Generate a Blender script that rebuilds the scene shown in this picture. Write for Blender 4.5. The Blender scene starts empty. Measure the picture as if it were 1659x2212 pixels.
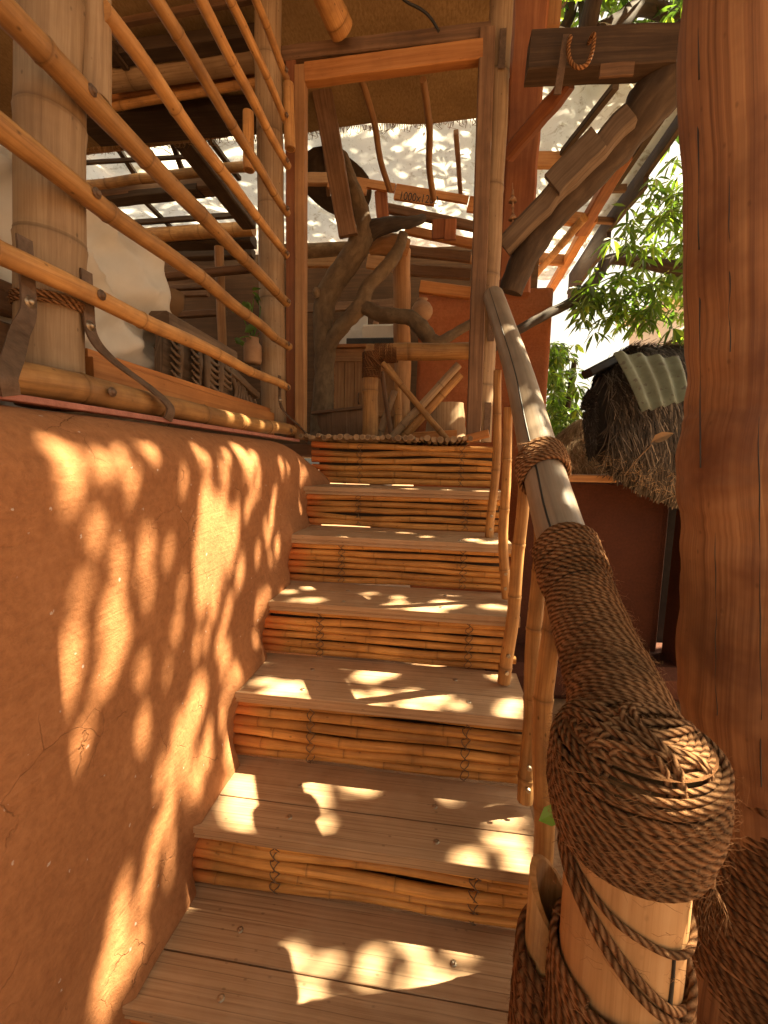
import bpy, bmesh, math, random
from mathutils import Vector, Matrix, noise, Quaternion

# ---------------------------------------------------------------- camera, sky, sun, exposure
scene = bpy.context.scene
COL = scene.collection
R = math.radians
F_PX, PITCH, YAW, ROLL = 420.0, R(6.9), R(7.3), R(1.3)
fw = Vector((-math.sin(YAW)*math.cos(PITCH), math.cos(YAW)*math.cos(PITCH), -math.sin(PITCH)))
r0 = Vector((math.cos(YAW), math.sin(YAW), 0))
u0 = r0.cross(fw)
RT = r0*math.cos(ROLL) + u0*math.sin(ROLL)
UP = -r0*math.sin(ROLL) + u0*math.cos(ROLL)
cam_d = bpy.data.cameras.new('camera')
cam = bpy.data.objects.new('camera', cam_d)
COL.objects.link(cam)
cam_d.sensor_fit = 'HORIZONTAL'
cam_d.sensor_width = 36.0
cam_d.lens = 36.0*F_PX/768.0
cam_d.clip_start = 0.02
cam_d.clip_end = 400
m3 = Matrix((RT, UP, -fw)).transposed()
cam.matrix_world = m3.to_4x4()
scene.camera = cam

SUN_EL, SUN_AZ = R(54), R(17.5)          # azimuth counted from +X towards +Y
S = Vector((math.cos(SUN_EL)*math.cos(SUN_AZ), math.cos(SUN_EL)*math.sin(SUN_AZ), math.sin(SUN_EL)))
world = bpy.data.worlds.new('World')
scene.world = world
world.use_nodes = True
nt = world.node_tree
bg = nt.nodes['Background']
sky = nt.nodes.new('ShaderNodeTexSky')
sky.sky_type = 'NISHITA'
sky.sun_disc = False
sky.sun_elevation = SUN_EL
sky.sun_rotation = R(72.5)
sky.dust_density = 4.0
sky.air_density = 1.0
hs = nt.nodes.new('ShaderNodeHueSaturation')
hs.inputs['Saturation'].default_value = 0.35
tint = nt.nodes.new('ShaderNodeMix'); tint.data_type = 'RGBA'; tint.blend_type = 'MULTIPLY'
tint.inputs['Factor'].default_value = 1.0
tint.inputs['B'].default_value = (1.0, 0.86, 0.64, 1)
nt.links.new(sky.outputs[0], hs.inputs['Color'])
nt.links.new(hs.outputs[0], tint.inputs['A'])
nt.links.new(tint.outputs['Result'], bg.inputs['Color'])
bg.inputs['Strength'].default_value = 0.05
sd = bpy.data.lights.new('sun', 'SUN')
sd.energy = 5.0
sd.angle = R(0.53)
sd.color = (1.0, 0.84, 0.55)
sun = bpy.data.objects.new('sun', sd)
COL.objects.link(sun)
sun.rotation_euler = S.to_track_quat('Z', 'Y').to_euler()
scene.view_settings.view_transform = 'Standard'
scene.view_settings.look = 'None'
scene.view_settings.exposure = 2.82
scene.view_settings.gamma = 1.0
scene.render.engine = 'CYCLES'
scene.cycles.max_bounces = 14
scene.cycles.diffuse_bounces = 8
scene.cycles.transparent_max_bounces = 8
scene.cycles.sample_clamp_indirect = 6.0

# ---------------------------------------------------------------- measuring helpers
SC = 768/1659.0                         # photo coordinates are kept on a 1659-wide copy


def at(p, X=None, Y=None, Z=None):
    """World point seen at photo point p on the plane X, Y or Z = const."""
    d = fw + RT*((p[0]*SC-384)/F_PX) - UP*((p[1]*SC-512)/F_PX)
    if X is not None: return d*(X/d.x)
    if Y is not None: return d*(Y/d.y)
    return d*(Z/d.z)


def zone(ox, oy, s): return lambda x, y: (ox+x*s, oy+y*s)
zA = zone(0, 0, .3993); zB = zone(576, 0, .3125); zC = zone(1036.9, 0, .375)
zD = zone(0, 518.4, .41667); zE = zone(604.8, 489.6, .29514); zF = zone(1036.9, 547.2, .375)
zG = zone(0, 921.7, .41667); zH = zone(0, 1555.3, .41667); zI = zone(489.6, 921.7, .45139)
zJ = zone(489.6, 1555.3, .45139); zK = zone(1036.9, 1094.5, .375); zL = zone(1082.9, 1635.9, .34722)
zM = zone(172.8, 276.5, .26042); zN = zone(610.6, 322.6, .27778); zO = zone(1175.1, 1382.5, .29167)
V = Vector
rnd = random.Random(7)


def nz(x, y=0., z=0.): return noise.noise(V((x, y, z)))


# ---------------------------------------------------------------- materials
def mat_new(name):
    m = bpy.data.materials.new(name)
    m.use_nodes = True
    n = m.node_tree.nodes
    return m, n, m.node_tree.links, n['Principled BSDF']


def ramp(n, stops):
    r = n.new('ShaderNodeValToRGB')
    while len(r.color_ramp.elements) < len(stops): r.color_ramp.elements.new(0.5)
    for e, (p, c) in zip(r.color_ramp.elements, stops):
        e.position = p
        e.color = (*c, 1) if len(c) == 3 else c
    return r


def tex_noise(n, l, vec, scale, detail=5, rough=.6, dist=0.):
    t = n.new('ShaderNodeTexNoise')
    t.inputs['Scale'].default_value = scale
    t.inputs['Detail'].default_value = detail
    t.inputs['Roughness'].default_value = rough
    t.inputs['Distortion'].default_value = dist
    l.new(vec, t.inputs['Vector'])
    return t.outputs['Fac']


def mix(n, l, f, a, b, mode='MIX'):
    m = n.new('ShaderNodeMix'); m.data_type = 'RGBA'; m.blend_type = mode
    for k, v in (('Factor', f), ('A', a), ('B', b)):
        if hasattr(v, 'is_linked'): l.new(v, m.inputs[k])
        elif k == 'Factor': m.inputs[k].default_value = v
        else: m.inputs[k].default_value = (*v, 1)
    return m.outputs['Result']


def math_n(n, l, op, a, b=None):
    m = n.new('ShaderNodeMath'); m.operation = op
    for i, v in enumerate((a, b)):
        if v is None: continue
        if hasattr(v, 'is_linked'): l.new(v, m.inputs[i])
        else: m.inputs[i].default_value = v
    return m.outputs[0]


def scaled(n, l, vec, s):
    mp = n.new('ShaderNodeMapping')
    mp.inputs['Scale'].default_value = s
    l.new(vec, mp.inputs['Vector'])
    return mp.outputs[0]


def bump(n, l, p, h, strength, dist=.004):
    b = n.new('ShaderNodeBump')
    b.inputs['Strength'].default_value = strength
    b.inputs['Distance'].default_value = dist
    l.new(h, b.inputs['Height'])
    l.new(b.outputs[0], p.inputs['Normal'])


def grain_mat(name, dark, mid, light, rough=.65, gs=(160, 5), blotch=6., blotch_c=None, blotch_amt=.35,
              ring=False, bstr=.4, spots=0., var=.22, spec=.3, groove=0., stain=False):
    """Fibrous surface: streaks along V of the UV map (metres), blotches in object space."""
    m, n, l, p = mat_new(name)
    uv = n.new('ShaderNodeUVMap').outputs[0]
    tc = n.new('ShaderNodeTexCoord')
    oi = n.new('ShaderNodeObjectInfo')
    off = n.new('ShaderNodeVectorMath'); off.operation = 'ADD'
    l.new(uv, off.inputs[0])
    cmb = n.new('ShaderNodeCombineXYZ')
    l.new(math_n(n, l, 'MULTIPLY', oi.outputs['Random'], 13.7), cmb.inputs[0])
    l.new(math_n(n, l, 'MULTIPLY', oi.outputs['Random'], 31.), cmb.inputs[1])
    l.new(cmb.outputs[0], off.inputs[1])
    gv = scaled(n, l, off.outputs[0], (gs[0], gs[1], 1))
    g = tex_noise(n, l, gv, 1.0, 6, .65, .4)
    c = ramp(n, [(.3, dark), (.5, mid), (.72, light)])
    l.new(g, c.inputs[0])
    col = c.outputs[0]
    bl = tex_noise(n, l, tc.outputs['Object'], blotch, 4, .6)
    br = ramp(n, [(.42, (0, 0, 0)), (.68, (1, 1, 1))])
    l.new(bl, br.inputs[0])
    bf = math_n(n, l, 'MULTIPLY', br.outputs[0], blotch_amt)
    col = mix(n, l, bf, col, blotch_c or dark)
    if spots:
        vo = n.new('ShaderNodeTexVoronoi'); vo.inputs['Scale'].default_value = 38
        l.new(scaled(n, l, off.outputs[0], (1, .6, 1)), vo.inputs['Vector'])
        sr = ramp(n, [(.05, (1, 1, 1)), (.13, (0, 0, 0))])
        l.new(vo.outputs['Distance'], sr.inputs[0])
        sf = math_n(n, l, 'MULTIPLY', sr.outputs[0], spots)
        col = mix(n, l, sf, col, tuple(x*.3 for x in dark))
    if ring:
        at_ = n.new('ShaderNodeAttribute'); at_.attribute_name = 'ring'
        rf = math_n(n, l, 'MULTIPLY', at_.outputs['Fac'], .65)
        col = mix(n, l, rf, col, tuple(x*.45 for x in dark))
    if groove:      # fine routed lines along the boards
        sx = n.new('ShaderNodeSeparateXYZ'); l.new(uv, sx.inputs[0])
        fr_ = math_n(n, l, 'FRACT', math_n(n, l, 'MULTIPLY', sx.outputs[0], 1/groove))
        lr = ramp(n, [(.0, (1, 1, 1)), (.035, (1, 1, 1)), (.07, (0, 0, 0))]); l.new(fr_, lr.inputs[0])
        col = mix(n, l, math_n(n, l, 'MULTIPLY', lr.outputs[0], .5), col, tuple(x*.35 for x in dark))
        dn = tex_noise(n, l, tc.outputs['Object'], 2.3, 5, .7)
        dr_ = ramp(n, [(.45, (0, 0, 0)), (.62, (1, 1, 1))]); l.new(dn, dr_.inputs[0])
        col = mix(n, l, math_n(n, l, 'MULTIPLY', dr_.outputs[0], .4), col, (.56, .40, .27))
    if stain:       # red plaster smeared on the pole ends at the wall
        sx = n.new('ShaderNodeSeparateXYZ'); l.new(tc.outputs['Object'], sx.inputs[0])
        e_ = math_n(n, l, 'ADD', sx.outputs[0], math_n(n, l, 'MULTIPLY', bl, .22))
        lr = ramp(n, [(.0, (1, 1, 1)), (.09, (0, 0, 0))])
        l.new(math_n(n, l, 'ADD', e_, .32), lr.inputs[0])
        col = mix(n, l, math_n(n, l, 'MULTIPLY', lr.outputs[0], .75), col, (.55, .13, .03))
    hv = n.new('ShaderNodeHueSaturation')
    vv = n.new('ShaderNodeMapRange')
    vv.inputs['To Min'].default_value = 1-var; vv.inputs['To Max'].default_value = 1+var
    l.new(oi.outputs['Random'], vv.inputs['Value'])
    l.new(vv.outputs[0], hv.inputs['Value'])
    l.new(col, hv.inputs['Color'])
    l.new(hv.outputs[0], p.inputs['Base Color'])
    rr = n.new('ShaderNodeMapRange')
    rr.inputs['To Min'].default_value = rough-.12; rr.inputs['To Max'].default_value = min(1, rough+.2)
    l.new(g, rr.inputs['Value'])
    l.new(rr.outputs[0], p.inputs['Roughness'])
    p.inputs['Specular IOR Level'].default_value = spec
    bump(n, l, p, g, bstr, .003)
    return m


M = {}
M['bamboo'] = grain_mat('bamboo', (.26, .125, .04), (.42, .215, .072), (.54, .31, .12), .5, (110, 4), 9, (.20, .10, .04), .75, True, .3, .7)
M['bamboo_grey'] = grain_mat('weathered_bamboo', (.25, .155, .085), (.37, .25, .145), (.47, .34, .21), .6, (90, 3), 4, (.17, .10, .055), .6, True, .3, .6)
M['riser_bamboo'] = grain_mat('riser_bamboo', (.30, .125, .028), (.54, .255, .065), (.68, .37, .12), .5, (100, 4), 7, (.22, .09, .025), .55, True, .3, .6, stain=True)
M['tread'] = grain_mat('worn_tread_wood', (.30, .175, .095), (.435, .275, .155), (.56, .38, .225), .6, (160, 2.0), 3, (.27, .165, .09), .6, False, .35, .45, .1, groove=.0285)
M['tan_wood'] = grain_mat('tan_timber', (.25, .12, .05), (.38, .20, .085), (.48, .28, .13), .6, (60, 1.6), 4, (.16, .07, .03), .45, False, .4, .3)
M['orange_wood'] = grain_mat('orange_timber', (.30, .115, .035), (.44, .19, .06), (.54, .27, .10), .55, (50, 1.6), 4, (.19, .07, .02), .5, False, .4, .3)
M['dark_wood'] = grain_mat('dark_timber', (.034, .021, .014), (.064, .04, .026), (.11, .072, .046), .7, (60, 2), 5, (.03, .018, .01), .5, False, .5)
M['brown_wood'] = grain_mat('brown_timber', (.10, .055, .03), (.18, .10, .055), (.26, .155, .09), .65, (60, 2), 5, (.06, .03, .017), .5, False, .5, .3)
M['big_post'] = grain_mat('peeled_trunk', (.16, .068, .03), (.34, .158, .068), (.48, .255, .115), .5, (95, .8), 5, (.13, .045, .02), .85, False, .5, .35, .05)
M['rail'] = grain_mat('grey_pole', (.22, .16, .11), (.32, .24, .17), (.40, .31, .23), .42, (70, 2), 5, (.17, .12, .08), .5, False, .25, .0, .05, .5)
M['newel'] = grain_mat('newel_wood', (.40, .21, .085), (.54, .31, .14), (.62, .39, .20), .5, (70, 1.5), 5, (.33, .17, .07), .4, False, .2, .2, .05)
M['bark'] = grain_mat('smooth_bark', (.12, .08, .045), (.19, .13, .075), (.26, .185, .11), .8, (25, 14), 9, (.07, .045, .028), .6, False, .8, .3)
M['dark_bark'] = grain_mat('dark_bark', (.026, .017, .012), (.05, .034, .023), (.085, .06, .042), .8, (30, 6), 7, (.02, .013, .01), .5, False, .9)
M['grey_timber'] = grain_mat('grey_timber', (.085, .058, .04), (.15, .108, .077), (.22, .165, .12), .75, (50, 2), 5, (.06, .04, .028), .5, False, .6)
M['carved'] = grain_mat('carved_old_wood', (.11, .072, .048), (.20, .14, .095), (.30, .215, .15), .75, (50, 3), 9, (.05, .03, .02), .5, False, .6)
M['red_timber'] = grain_mat('red_stained_timber', (.19, .066, .03), (.28, .105, .045), (.36, .155, .07), .6, (40, 2), 5, (.15, .05, .025), .5, False, .4)


def rope_mat(name, dark, light, strands=3, pitch=.022):
    m, n, l, p = mat_new(name)
    uv = n.new('ShaderNodeUVMap').outputs[0]
    sp = n.new('ShaderNodeSeparateXYZ'); l.new(uv, sp.inputs[0])
    ph = math_n(n, l, 'ADD', math_n(n, l, 'MULTIPLY', sp.outputs[0], float(strands)), math_n(n, l, 'MULTIPLY', sp.outputs[1], 1/pitch))
    s = math_n(n, l, 'ABSOLUTE', math_n(n, l, 'SINE', math_n(n, l, 'MULTIPLY', ph, math.pi)))
    tc = n.new('ShaderNodeTexCoord')
    f = tex_noise(n, l, tc.outputs['Object'], 420, 3, .7)
    big = tex_noise(n, l, tc.outputs['Object'], 14, 3, .6)
    h = math_n(n, l, 'ADD', s, math_n(n, l, 'MULTIPLY', f, .7))
    c = ramp(n, [(.12, tuple(x*.5 for x in dark)), (.6, dark), (1.0, light)])
    l.new(math_n(n, l, 'MULTIPLY', h, .68), c.inputs[0])
    r2 = ramp(n, [(.35, (.72, .68, .62)), (.65, (1.2, 1.1, 1.0))])
    l.new(big, r2.inputs[0])
    l.new(mix(n, l, 1., c.outputs[0], r2.outputs[0], 'MULTIPLY'), p.inputs['Base Color'])
    p.inputs['Roughness'].default_value = .9
    p.inputs['Specular IOR Level'].default_value = .15
    bump(n, l, p, h, 1., .004)
    return m


M['rope'] = rope_mat('coir_rope', (.20, .096, .042), (.37, .215, .115), 3, .014)
M['rope_dark'] = rope_mat('old_coir_rope', (.15, .068, .03), (.27, .142, .07), 3, .017)


def mud_mat(name, base, dark, light, flecks=True, sc=1.0):
    m, n, l, p = mat_new(name)
    tc = n.new('ShaderNodeTexCoord')
    o = tc.outputs['Object']
    a = tex_noise(n, l, o, 2.2*sc, 6, .62, .3)
    b = tex_noise(n, l, o, 60*sc, 5, .7)
    c = ramp(n, [(.3, dark), (.52, base), (.75, light)])
    l.new(a, c.inputs[0])
    col = c.outputs[0]
    r2 = ramp(n, [(.28, (.76, .73, .70)), (.72, (1.14, 1.13, 1.12))])
    l.new(b, r2.inputs[0])
    col = mix(n, l, 1., col, r2.outputs[0], 'MULTIPLY')
    # trowel streaks
    st = tex_noise(n, l, scaled(n, l, o, (6, 3, 40)), 1.0, 4, .6, 1.)
    sr = ramp(n, [(.58, (0, 0, 0)), (.7, (1, 1, 1))])
    l.new(st, sr.inputs[0])
    col = mix(n, l, math_n(n, l, 'MULTIPLY', sr.outputs[0], .22), col, light)
    h = math_n(n, l, 'ADD', math_n(n, l, 'MULTIPLY', b, .5), a)
    h = math_n(n, l, 'ADD', h, math_n(n, l, 'MULTIPLY', st, .35))
    if flecks:
        vo = n.new('ShaderNodeTexVoronoi'); vo.inputs['Scale'].default_value = 24
        ds = n.new('ShaderNodeVectorMath'); ds.operation = 'ADD'
        l.new(o, ds.inputs[0])
        l.new(math_n(n, l, 'MULTIPLY', b, .03), ds.inputs[1])
        l.new(ds.outputs[0], vo.inputs['Vector'])
        fr = ramp(n, [(.06, (1, 1, 1)), (.085, (0, 0, 0))])
        l.new(vo.outputs['Distance'], fr.inputs[0])
        wm = ramp(n, [(.5, (0, 0, 0)), (.6, (1, 1, 1))])
        sp = n.new('ShaderNodeSeparateColor'); l.new(vo.outputs['Color'], sp.inputs[0])
        l.new(sp.outputs[0], wm.inputs[0])
        ff = math_n(n, l, 'MULTIPLY', math_n(n, l, 'MULTIPLY', fr.outputs[0], wm.outputs[0]), .6)
        col = mix(n, l, ff, col, (.62, .55, .50))
        # hairline cracks
        vc = n.new('ShaderNodeTexVoronoi'); vc.feature = 'DISTANCE_TO_EDGE'; vc.inputs['Scale'].default_value = 11
        dd = n.new('ShaderNodeVectorMath'); dd.operation = 'ADD'
        nn = n.new('ShaderNodeTexNoise'); nn.inputs['Scale'].default_value = 9; nn.inputs['Detail'].default_value = 5
        l.new(o, nn.inputs['Vector'])
        sc_ = n.new('ShaderNodeVectorMath'); sc_.operation = 'SCALE'; sc_.inputs['Scale'].default_value = .10
        l.new(nn.outputs['Color'], sc_.inputs[0])
        l.new(o, dd.inputs[0]); l.new(sc_.outputs[0], dd.inputs[1])
        l.new(dd.outputs[0], vc.inputs['Vector'])
        cr = ramp(n, [(.004, (1, 1, 1)), (.012, (0, 0, 0))])
        l.new(vc.outputs['Distance'], cr.inputs[0])
        gate = ramp(n, [(.56, (0, 0, 0)), (.64, (1, 1, 1))])
        l.new(tex_noise(n, l, o, 5.5, 2, .5), gate.inputs[0])
        cf = math_n(n, l, 'MULTIPLY', cr.outputs[0], gate.outputs[0])
        col = mix(n, l, math_n(n, l, 'MULTIPLY', cf, .3), col, tuple(x*.35 for x in dark))
        h = math_n(n, l, 'SUBTRACT', h, math_n(n, l, 'MULTIPLY', cf, .6))
    l.new(col, p.inputs['Base Color'])
    p.inputs['Roughness'].default_value = .82
    p.inputs['Specular IOR Level'].default_value = .25
    bump(n, l, p, h, .7, .010)
    return m


M['mud'] = mud_mat('ochre_mud_plaster', (.36, .155, .064), (.275, .115, .048), (.43, .198, .09))
M['red_mud'] = mud_mat('red_mud', (.38, .125, .048), (.29, .092, .037), (.45, .17, .07), False)
M['hut_mud'] = mud_mat('eave_shaded_red_mud', (.075, .024, .012), (.055, .017, .009), (.10, .034, .017), False)  # red mud with the shade under the eave put into its colour
M['ground'] = mud_mat('packed_earth', (.30, .17, .09), (.22, .12, .06), (.38, .23, .13), False, 1.6)


def plain(name, c1, c2, scale=8, rough=.7, bs=.3, metal=0., bdist=.004, obj='Object'):
    m, n, l, p = mat_new(name)
    tc = n.new('ShaderNodeTexCoord')
    f = tex_noise(n, l, tc.outputs[obj], scale, 6, .65)
    c = ramp(n, [(.32, c1), (.68, c2)])
    l.new(f, c.inputs[0])
    l.new(c.outputs[0], p.inputs['Base Color'])
    p.inputs['Roughness'].default_value = rough
    p.inputs['Metallic'].default_value = metal
    bump(n, l, p, f, bs, bdist)
    return m


M['iron'] = plain('rusty_iron', (.10, .062, .04), (.19, .12, .08), 40, .6, .5, .5)
M['screw'] = plain('dull_steel', (.30, .24, .17), (.42, .35, .27), 60, .4, .2, .8)
M['red_paint'] = plain('flaking_red_paint', (.26, .10, .07), (.42, .17, .13), 30, .7, .8)
M['cloth'] = plain('cream_cloth', (.56, .53, .47), (.66, .63, .57), 5, .9, .15)
M['wire'] = plain('tie_wire', (.10, .06, .035), (.18, .11, .06), 50, .7, .1)
M['black'] = plain('black_plastic', (.015, .014, .014), (.03, .028, .026), 20, .5, .1)
M['white_plastic'] = plain('white_plastic', (.62, .58, .52), (.7, .66, .6), 12, .5, .05)
M['clay'] = plain('clay', (.28, .16, .09), (.40, .25, .15), 14, .85, .4)
M['carton'] = plain('white_board', (.55, .55, .54), (.66, .66, .65), 9, .8, .05)
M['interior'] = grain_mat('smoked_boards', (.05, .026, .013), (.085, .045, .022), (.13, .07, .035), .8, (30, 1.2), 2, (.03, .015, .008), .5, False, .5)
M['mat_ceiling'] = grain_mat('woven_mat', (.24, .155, .07), (.33, .22, .105), (.41, .29, .15), .85, (90, 40), 2.5, (.16, .10, .045), .5, False, .5)
M['sheet_metal'] = plain('grey_roof_sheet', (.20, .16, .12), (.31, .26, .20), 6, .7, .3)
M['pink_stain'] = plain('concrete', (.45, .40, .34), (.6, .56, .5), 9, .9, .3)


def corrugated_mat():
    m, n, l, p = mat_new('mossy_cement_sheet')
    tc = n.new('ShaderNodeTexCoord')
    f = tex_noise(n, l, tc.outputs['Object'], 7, 6, .65)
    c = ramp(n, [(.3, (.12, .12, .075)), (.55, (.19, .21, .145)), (.75, (.27, .30, .22))])
    l.new(f, c.inputs[0])
    s = tex_noise(n, l, tc.outputs['Object'], 26, 3, .5)
    sr = ramp(n, [(.62, (0, 0, 0)), (.66, (1, 1, 1))])
    l.new(s, sr.inputs[0])
    l.new(mix(n, l, math_n(n, l, 'MULTIPLY', sr.outputs[0], .8), c.outputs[0], (.11, .09, .07)), p.inputs['Base Color'])
    p.inputs['Roughness'].default_value = .65
    bump(n, l, p, f, .3)
    return m


M['corrugated'] = corrugated_mat()


def sheet_mat():
    """Dirty translucent roofing: diffuse front, light coming through from above, leaf litter."""
    m, n, l, p = mat_new('translucent_roofing')
    tc = n.new('ShaderNodeTexCoord')
    o = tc.outputs['Object']
    a = tex_noise(n, l, o, 1.6, 5, .65)
    c = ramp(n, [(.28, (.62, .52, .30)), (.42, (.80, .79, .74)), (.75, (.86, .87, .86))])
    l.new(a, c.inputs[0])
    b = tex_noise(n, l, o, 9, 7, .75, .6)
    br = ramp(n, [(.54, (0, 0, 0)), (.68, (1, 1, 1))])
    l.new(b, br.inputs[0])
    col = mix(n, l, math_n(n, l, 'MULTIPLY', br.outputs[0], .75), c.outputs[0], (.30, .22, .11))
    d = tex_noise(n, l, scaled(n, l, o, (30, 12, 1)), 1., 4, .7)
    dr = ramp(n, [(.60, (0, 0, 0)), (.68, (1, 1, 1))])
    l.new(d, dr.inputs[0])
    col = mix(n, l, math_n(n, l, 'MULTIPLY', dr.outputs[0], .5), col, (.16, .12, .07))
    tr = n.new('ShaderNodeBsdfTranslucent')
    l.new(col, tr.inputs['Color'])
    l.new(col, p.inputs['Base Color'])
    p.inputs['Roughness'].default_value = .6
    mx = n.new('ShaderNodeMixShader'); mx.inputs[0].default_value = .62
    l.new(p.outputs[0], mx.inputs[1]); l.new(tr.outputs[0], mx.inputs[2])
    l.new(mx.outputs[0], n['Material Output'].inputs[0])
    return m


M['sheet'] = sheet_mat()


def leaf_mat(name, c1, c2, c3, tcol, tf=.45):
    m, n, l, p = mat_new(name)
    a = n.new('ShaderNodeAttribute'); a.attribute_name = 'ring'
    c = ramp(n, [(.0, c1), (.55, c2), (1., c3)])
    l.new(a.outputs['Fac'], c.inputs[0])
    l.new(c.outputs[0], p.inputs['Base Color'])
    p.inputs['Roughness'].default_value = .42
    tr = n.new('ShaderNodeBsdfTranslucent')
    l.new(mix(n, l, 1., c.outputs[0], tcol, 'MULTIPLY'), tr.inputs['Color'])
    mx = n.new('ShaderNodeMixShader'); mx.inputs[0].default_value = tf
    l.new(p.outputs[0], mx.inputs[1]); l.new(tr.outputs[0], mx.inputs[2])
    l.new(mx.outputs[0], n['Material Output'].inputs[0])
    return m


M['leaf'] = leaf_mat('mango_leaf', (.03, .06, .015), (.075, .13, .025), (.19, .25, .04), (2.6, 2.8, 1.2))
M['shade_leaf'] = leaf_mat('shade_leaf', (.03, .045, .018), (.06, .085, .03), (.10, .12, .04), (1., 1., .6), .15)
M['bright_leaf'] = leaf_mat('young_leaf', (.10, .22, .03), (.14, .28, .04), (.18, .34, .05), (1.8, 2., 1.), .5)


def thatch_mat(name, c1, c2, c3):
    m, n, l, p = mat_new(name)
    a = n.new('ShaderNodeAttribute'); a.attribute_name = 'ring'
    c = ramp(n, [(.0, c1), (.6, c2), (1., c3)])
    l.new(a.outputs['Fac'], c.inputs[0])
    l.new(c.outputs[0], p.inputs['Base Color'])
    p.inputs['Roughness'].default_value = .85
    return m


M['thatch'] = thatch_mat('grey_thatch', (.024, .019, .015), (.062, .05, .040), (.26, .22, .175))
M['straw'] = thatch_mat('brown_straw', (.16, .09, .04), (.28, .17, .085), (.45, .31, .17))


# ---------------------------------------------------------------- mesh builder
class MB:
    def __init__(s): s.v = []; s.f = []; s.uv = []; s.r = []; s.smooth = []

    def face(s, idx, uvs, smooth=True):
        s.f.append(idx); s.uv.extend(uvs); s.smooth.append(smooth)

    def vert(s, p, ring=0.):
        s.v.append((p[0], p[1], p[2])); s.r.append(ring); return len(s.v)-1

    def sweep(s, path, prof, up=None, caps=True, ring=None, unorm=False, smooth=True, closed=True, v0=0.):
        """Sweep: prof(i, t) -> list of 2D offsets (side, up). Frames by parallel transport or a fixed up."""
        n = len(path)
        path = [V(p) for p in path]
        tang = []
        for i in range(n):
            t = path[min(i+1, n-1)]-path[max(i-1, 0)]
            tang.append(t.normalized() if t.length > 1e-9 else V((0, 0, 1)))
        if up is None:
            a = V((0, 0, 1)) if abs(tang[0].z) < .9 else V((0, 1, 0))
            b = (a - tang[0]*a.dot(tang[0])).normalized()
        rows = []; vv = v0; rowv = []
        for i in range(n):
            t = tang[i]
            if up is not None: b = (V(up)-t*V(up).dot(t)).normalized()
            elif i: b = (b - t*b.dot(t)).normalized()
            sd_ = t.cross(b)
            if i: vv += (path[i]-path[i-1]).length
            pr = prof(i)
            rows.append([s.vert(path[i]+sd_*q[0]+b*q[1], ring[i] if ring else 0.) for q in pr])
            rowv.append(vv)
        k = len(rows[0])
        pr = prof(0)
        per = [0.]
        for j in range(k):
            a_, b_ = pr[j], pr[(j+1) % k]
            per.append(per[-1]+math.hypot(b_[0]-a_[0], b_[1]-a_[1]))
        if unorm: per = [x/per[-1] for x in per]
        for i in range(n-1):
            for j in range(k if closed else k-1):
                j2 = (j+1) % k
                s.face((rows[i][j], rows[i][j2], rows[i+1][j2], rows[i+1][j]),
                       [(per[j], rowv[i]), (per[j+1], rowv[i]), (per[j+1], rowv[i+1]), (per[j], rowv[i+1])], smooth)
        if caps and closed:
            for row, flip in ((rows[0], True), (rows[-1], False)):
                ids = row[::-1] if flip else row
                # caps get their own vertices so that shading stays crisp
                ids = [s.vert(s.v[q], s.r[q]) for q in ids]
                s.face(tuple(ids), [(.3*per[q % k], .01*q) for q in range(len(ids))], False)
        return rows

    def tube(s, path, rad, n=10, **kw):
        rf = rad if callable(rad) else (lambda i: rad[i] if hasattr(rad, '__len__') else rad)
        def pr(i):
            r = rf(i)
            return [(r*math.cos(2*math.pi*j/n), r*math.sin(2*math.pi*j/n)) for j in range(n)]
        return s.sweep(path, pr, **kw)

    def bamboo(s, p0, p1, ra, rb=None, gap=.22, n=12, bend=.0, hollow=False, seed=None, wob=.004):
        """A culm with swollen nodes and dark node rings."""
        p0, p1 = V(p0), V(p1); rb = rb or ra
        L = (p1-p0).length
        rr = random.Random(seed if seed is not None else rnd.random())
        sd_ = rr.random()*50
        ts = {0., L}
        x = rr.uniform(.15, .9)*gap
        marks = []
        while x < L-.02:
            for d, m_, rg in ((-.022, 1., 0.), (-.008, 1.06, .15), (-.002, 1.10, .3), (.001, 1.0, 1.), (.005, 1.04, .4), (.018, 1., 0.)):
                marks.append((x+d*min(1.3, max(.5, ra/.025)), 1+(m_-1)*min(1., .026/ra), rg))
            x += gap*rr.uniform(.75, 1.25)
        x = 0.
        while x <= L: marks.append((x, 1., 0.)); x += max(.06, L/24)
        marks.append((L, 1., 0.))
        marks = sorted([m_ for m_ in marks if 0 <= m_[0] <= L])
        d = (p1-p0).normalized()
        a = d.orthogonal().normalized(); b = d.cross(a)
        path = []; rad = []; ring = []
        last = -1
        for x, m_, rg in marks:
            if x-last < 1e-4: continue
            last = x
            t = x/L
            w = V((0, 0, 0))+a*(nz(sd_+x*3.1)*wob*2+bend*math.sin(math.pi*t))+b*(nz(sd_+9+x*3.3)*wob*2)
            path.append(p0+d*x+w); rad.append((ra+(rb-ra)*t)*m_*(1+.03*nz(sd_+30+x*5))); ring.append(rg)
        s.tube(path, rad, n, ring=ring)
        if hollow:  # solid end; a dark disc paints the shade inside the bore
            for end, dr in ((path[0], -d), (path[-1], d)):
                r_ = (ra if end is path[0] else rb)*.72
                c = [end+dr*.0015+(a*math.cos(2*math.pi*j/n)+b*math.sin(2*math.pi*j/n))*r_ for j in range(n)]
                ids = [s.vert(q, 1.) for q in c]
                if dr is not d: pass
                s.face(tuple(ids if dr.dot(d) > 0 else ids[::-1]), [(0, 0)]*n, False)

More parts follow.
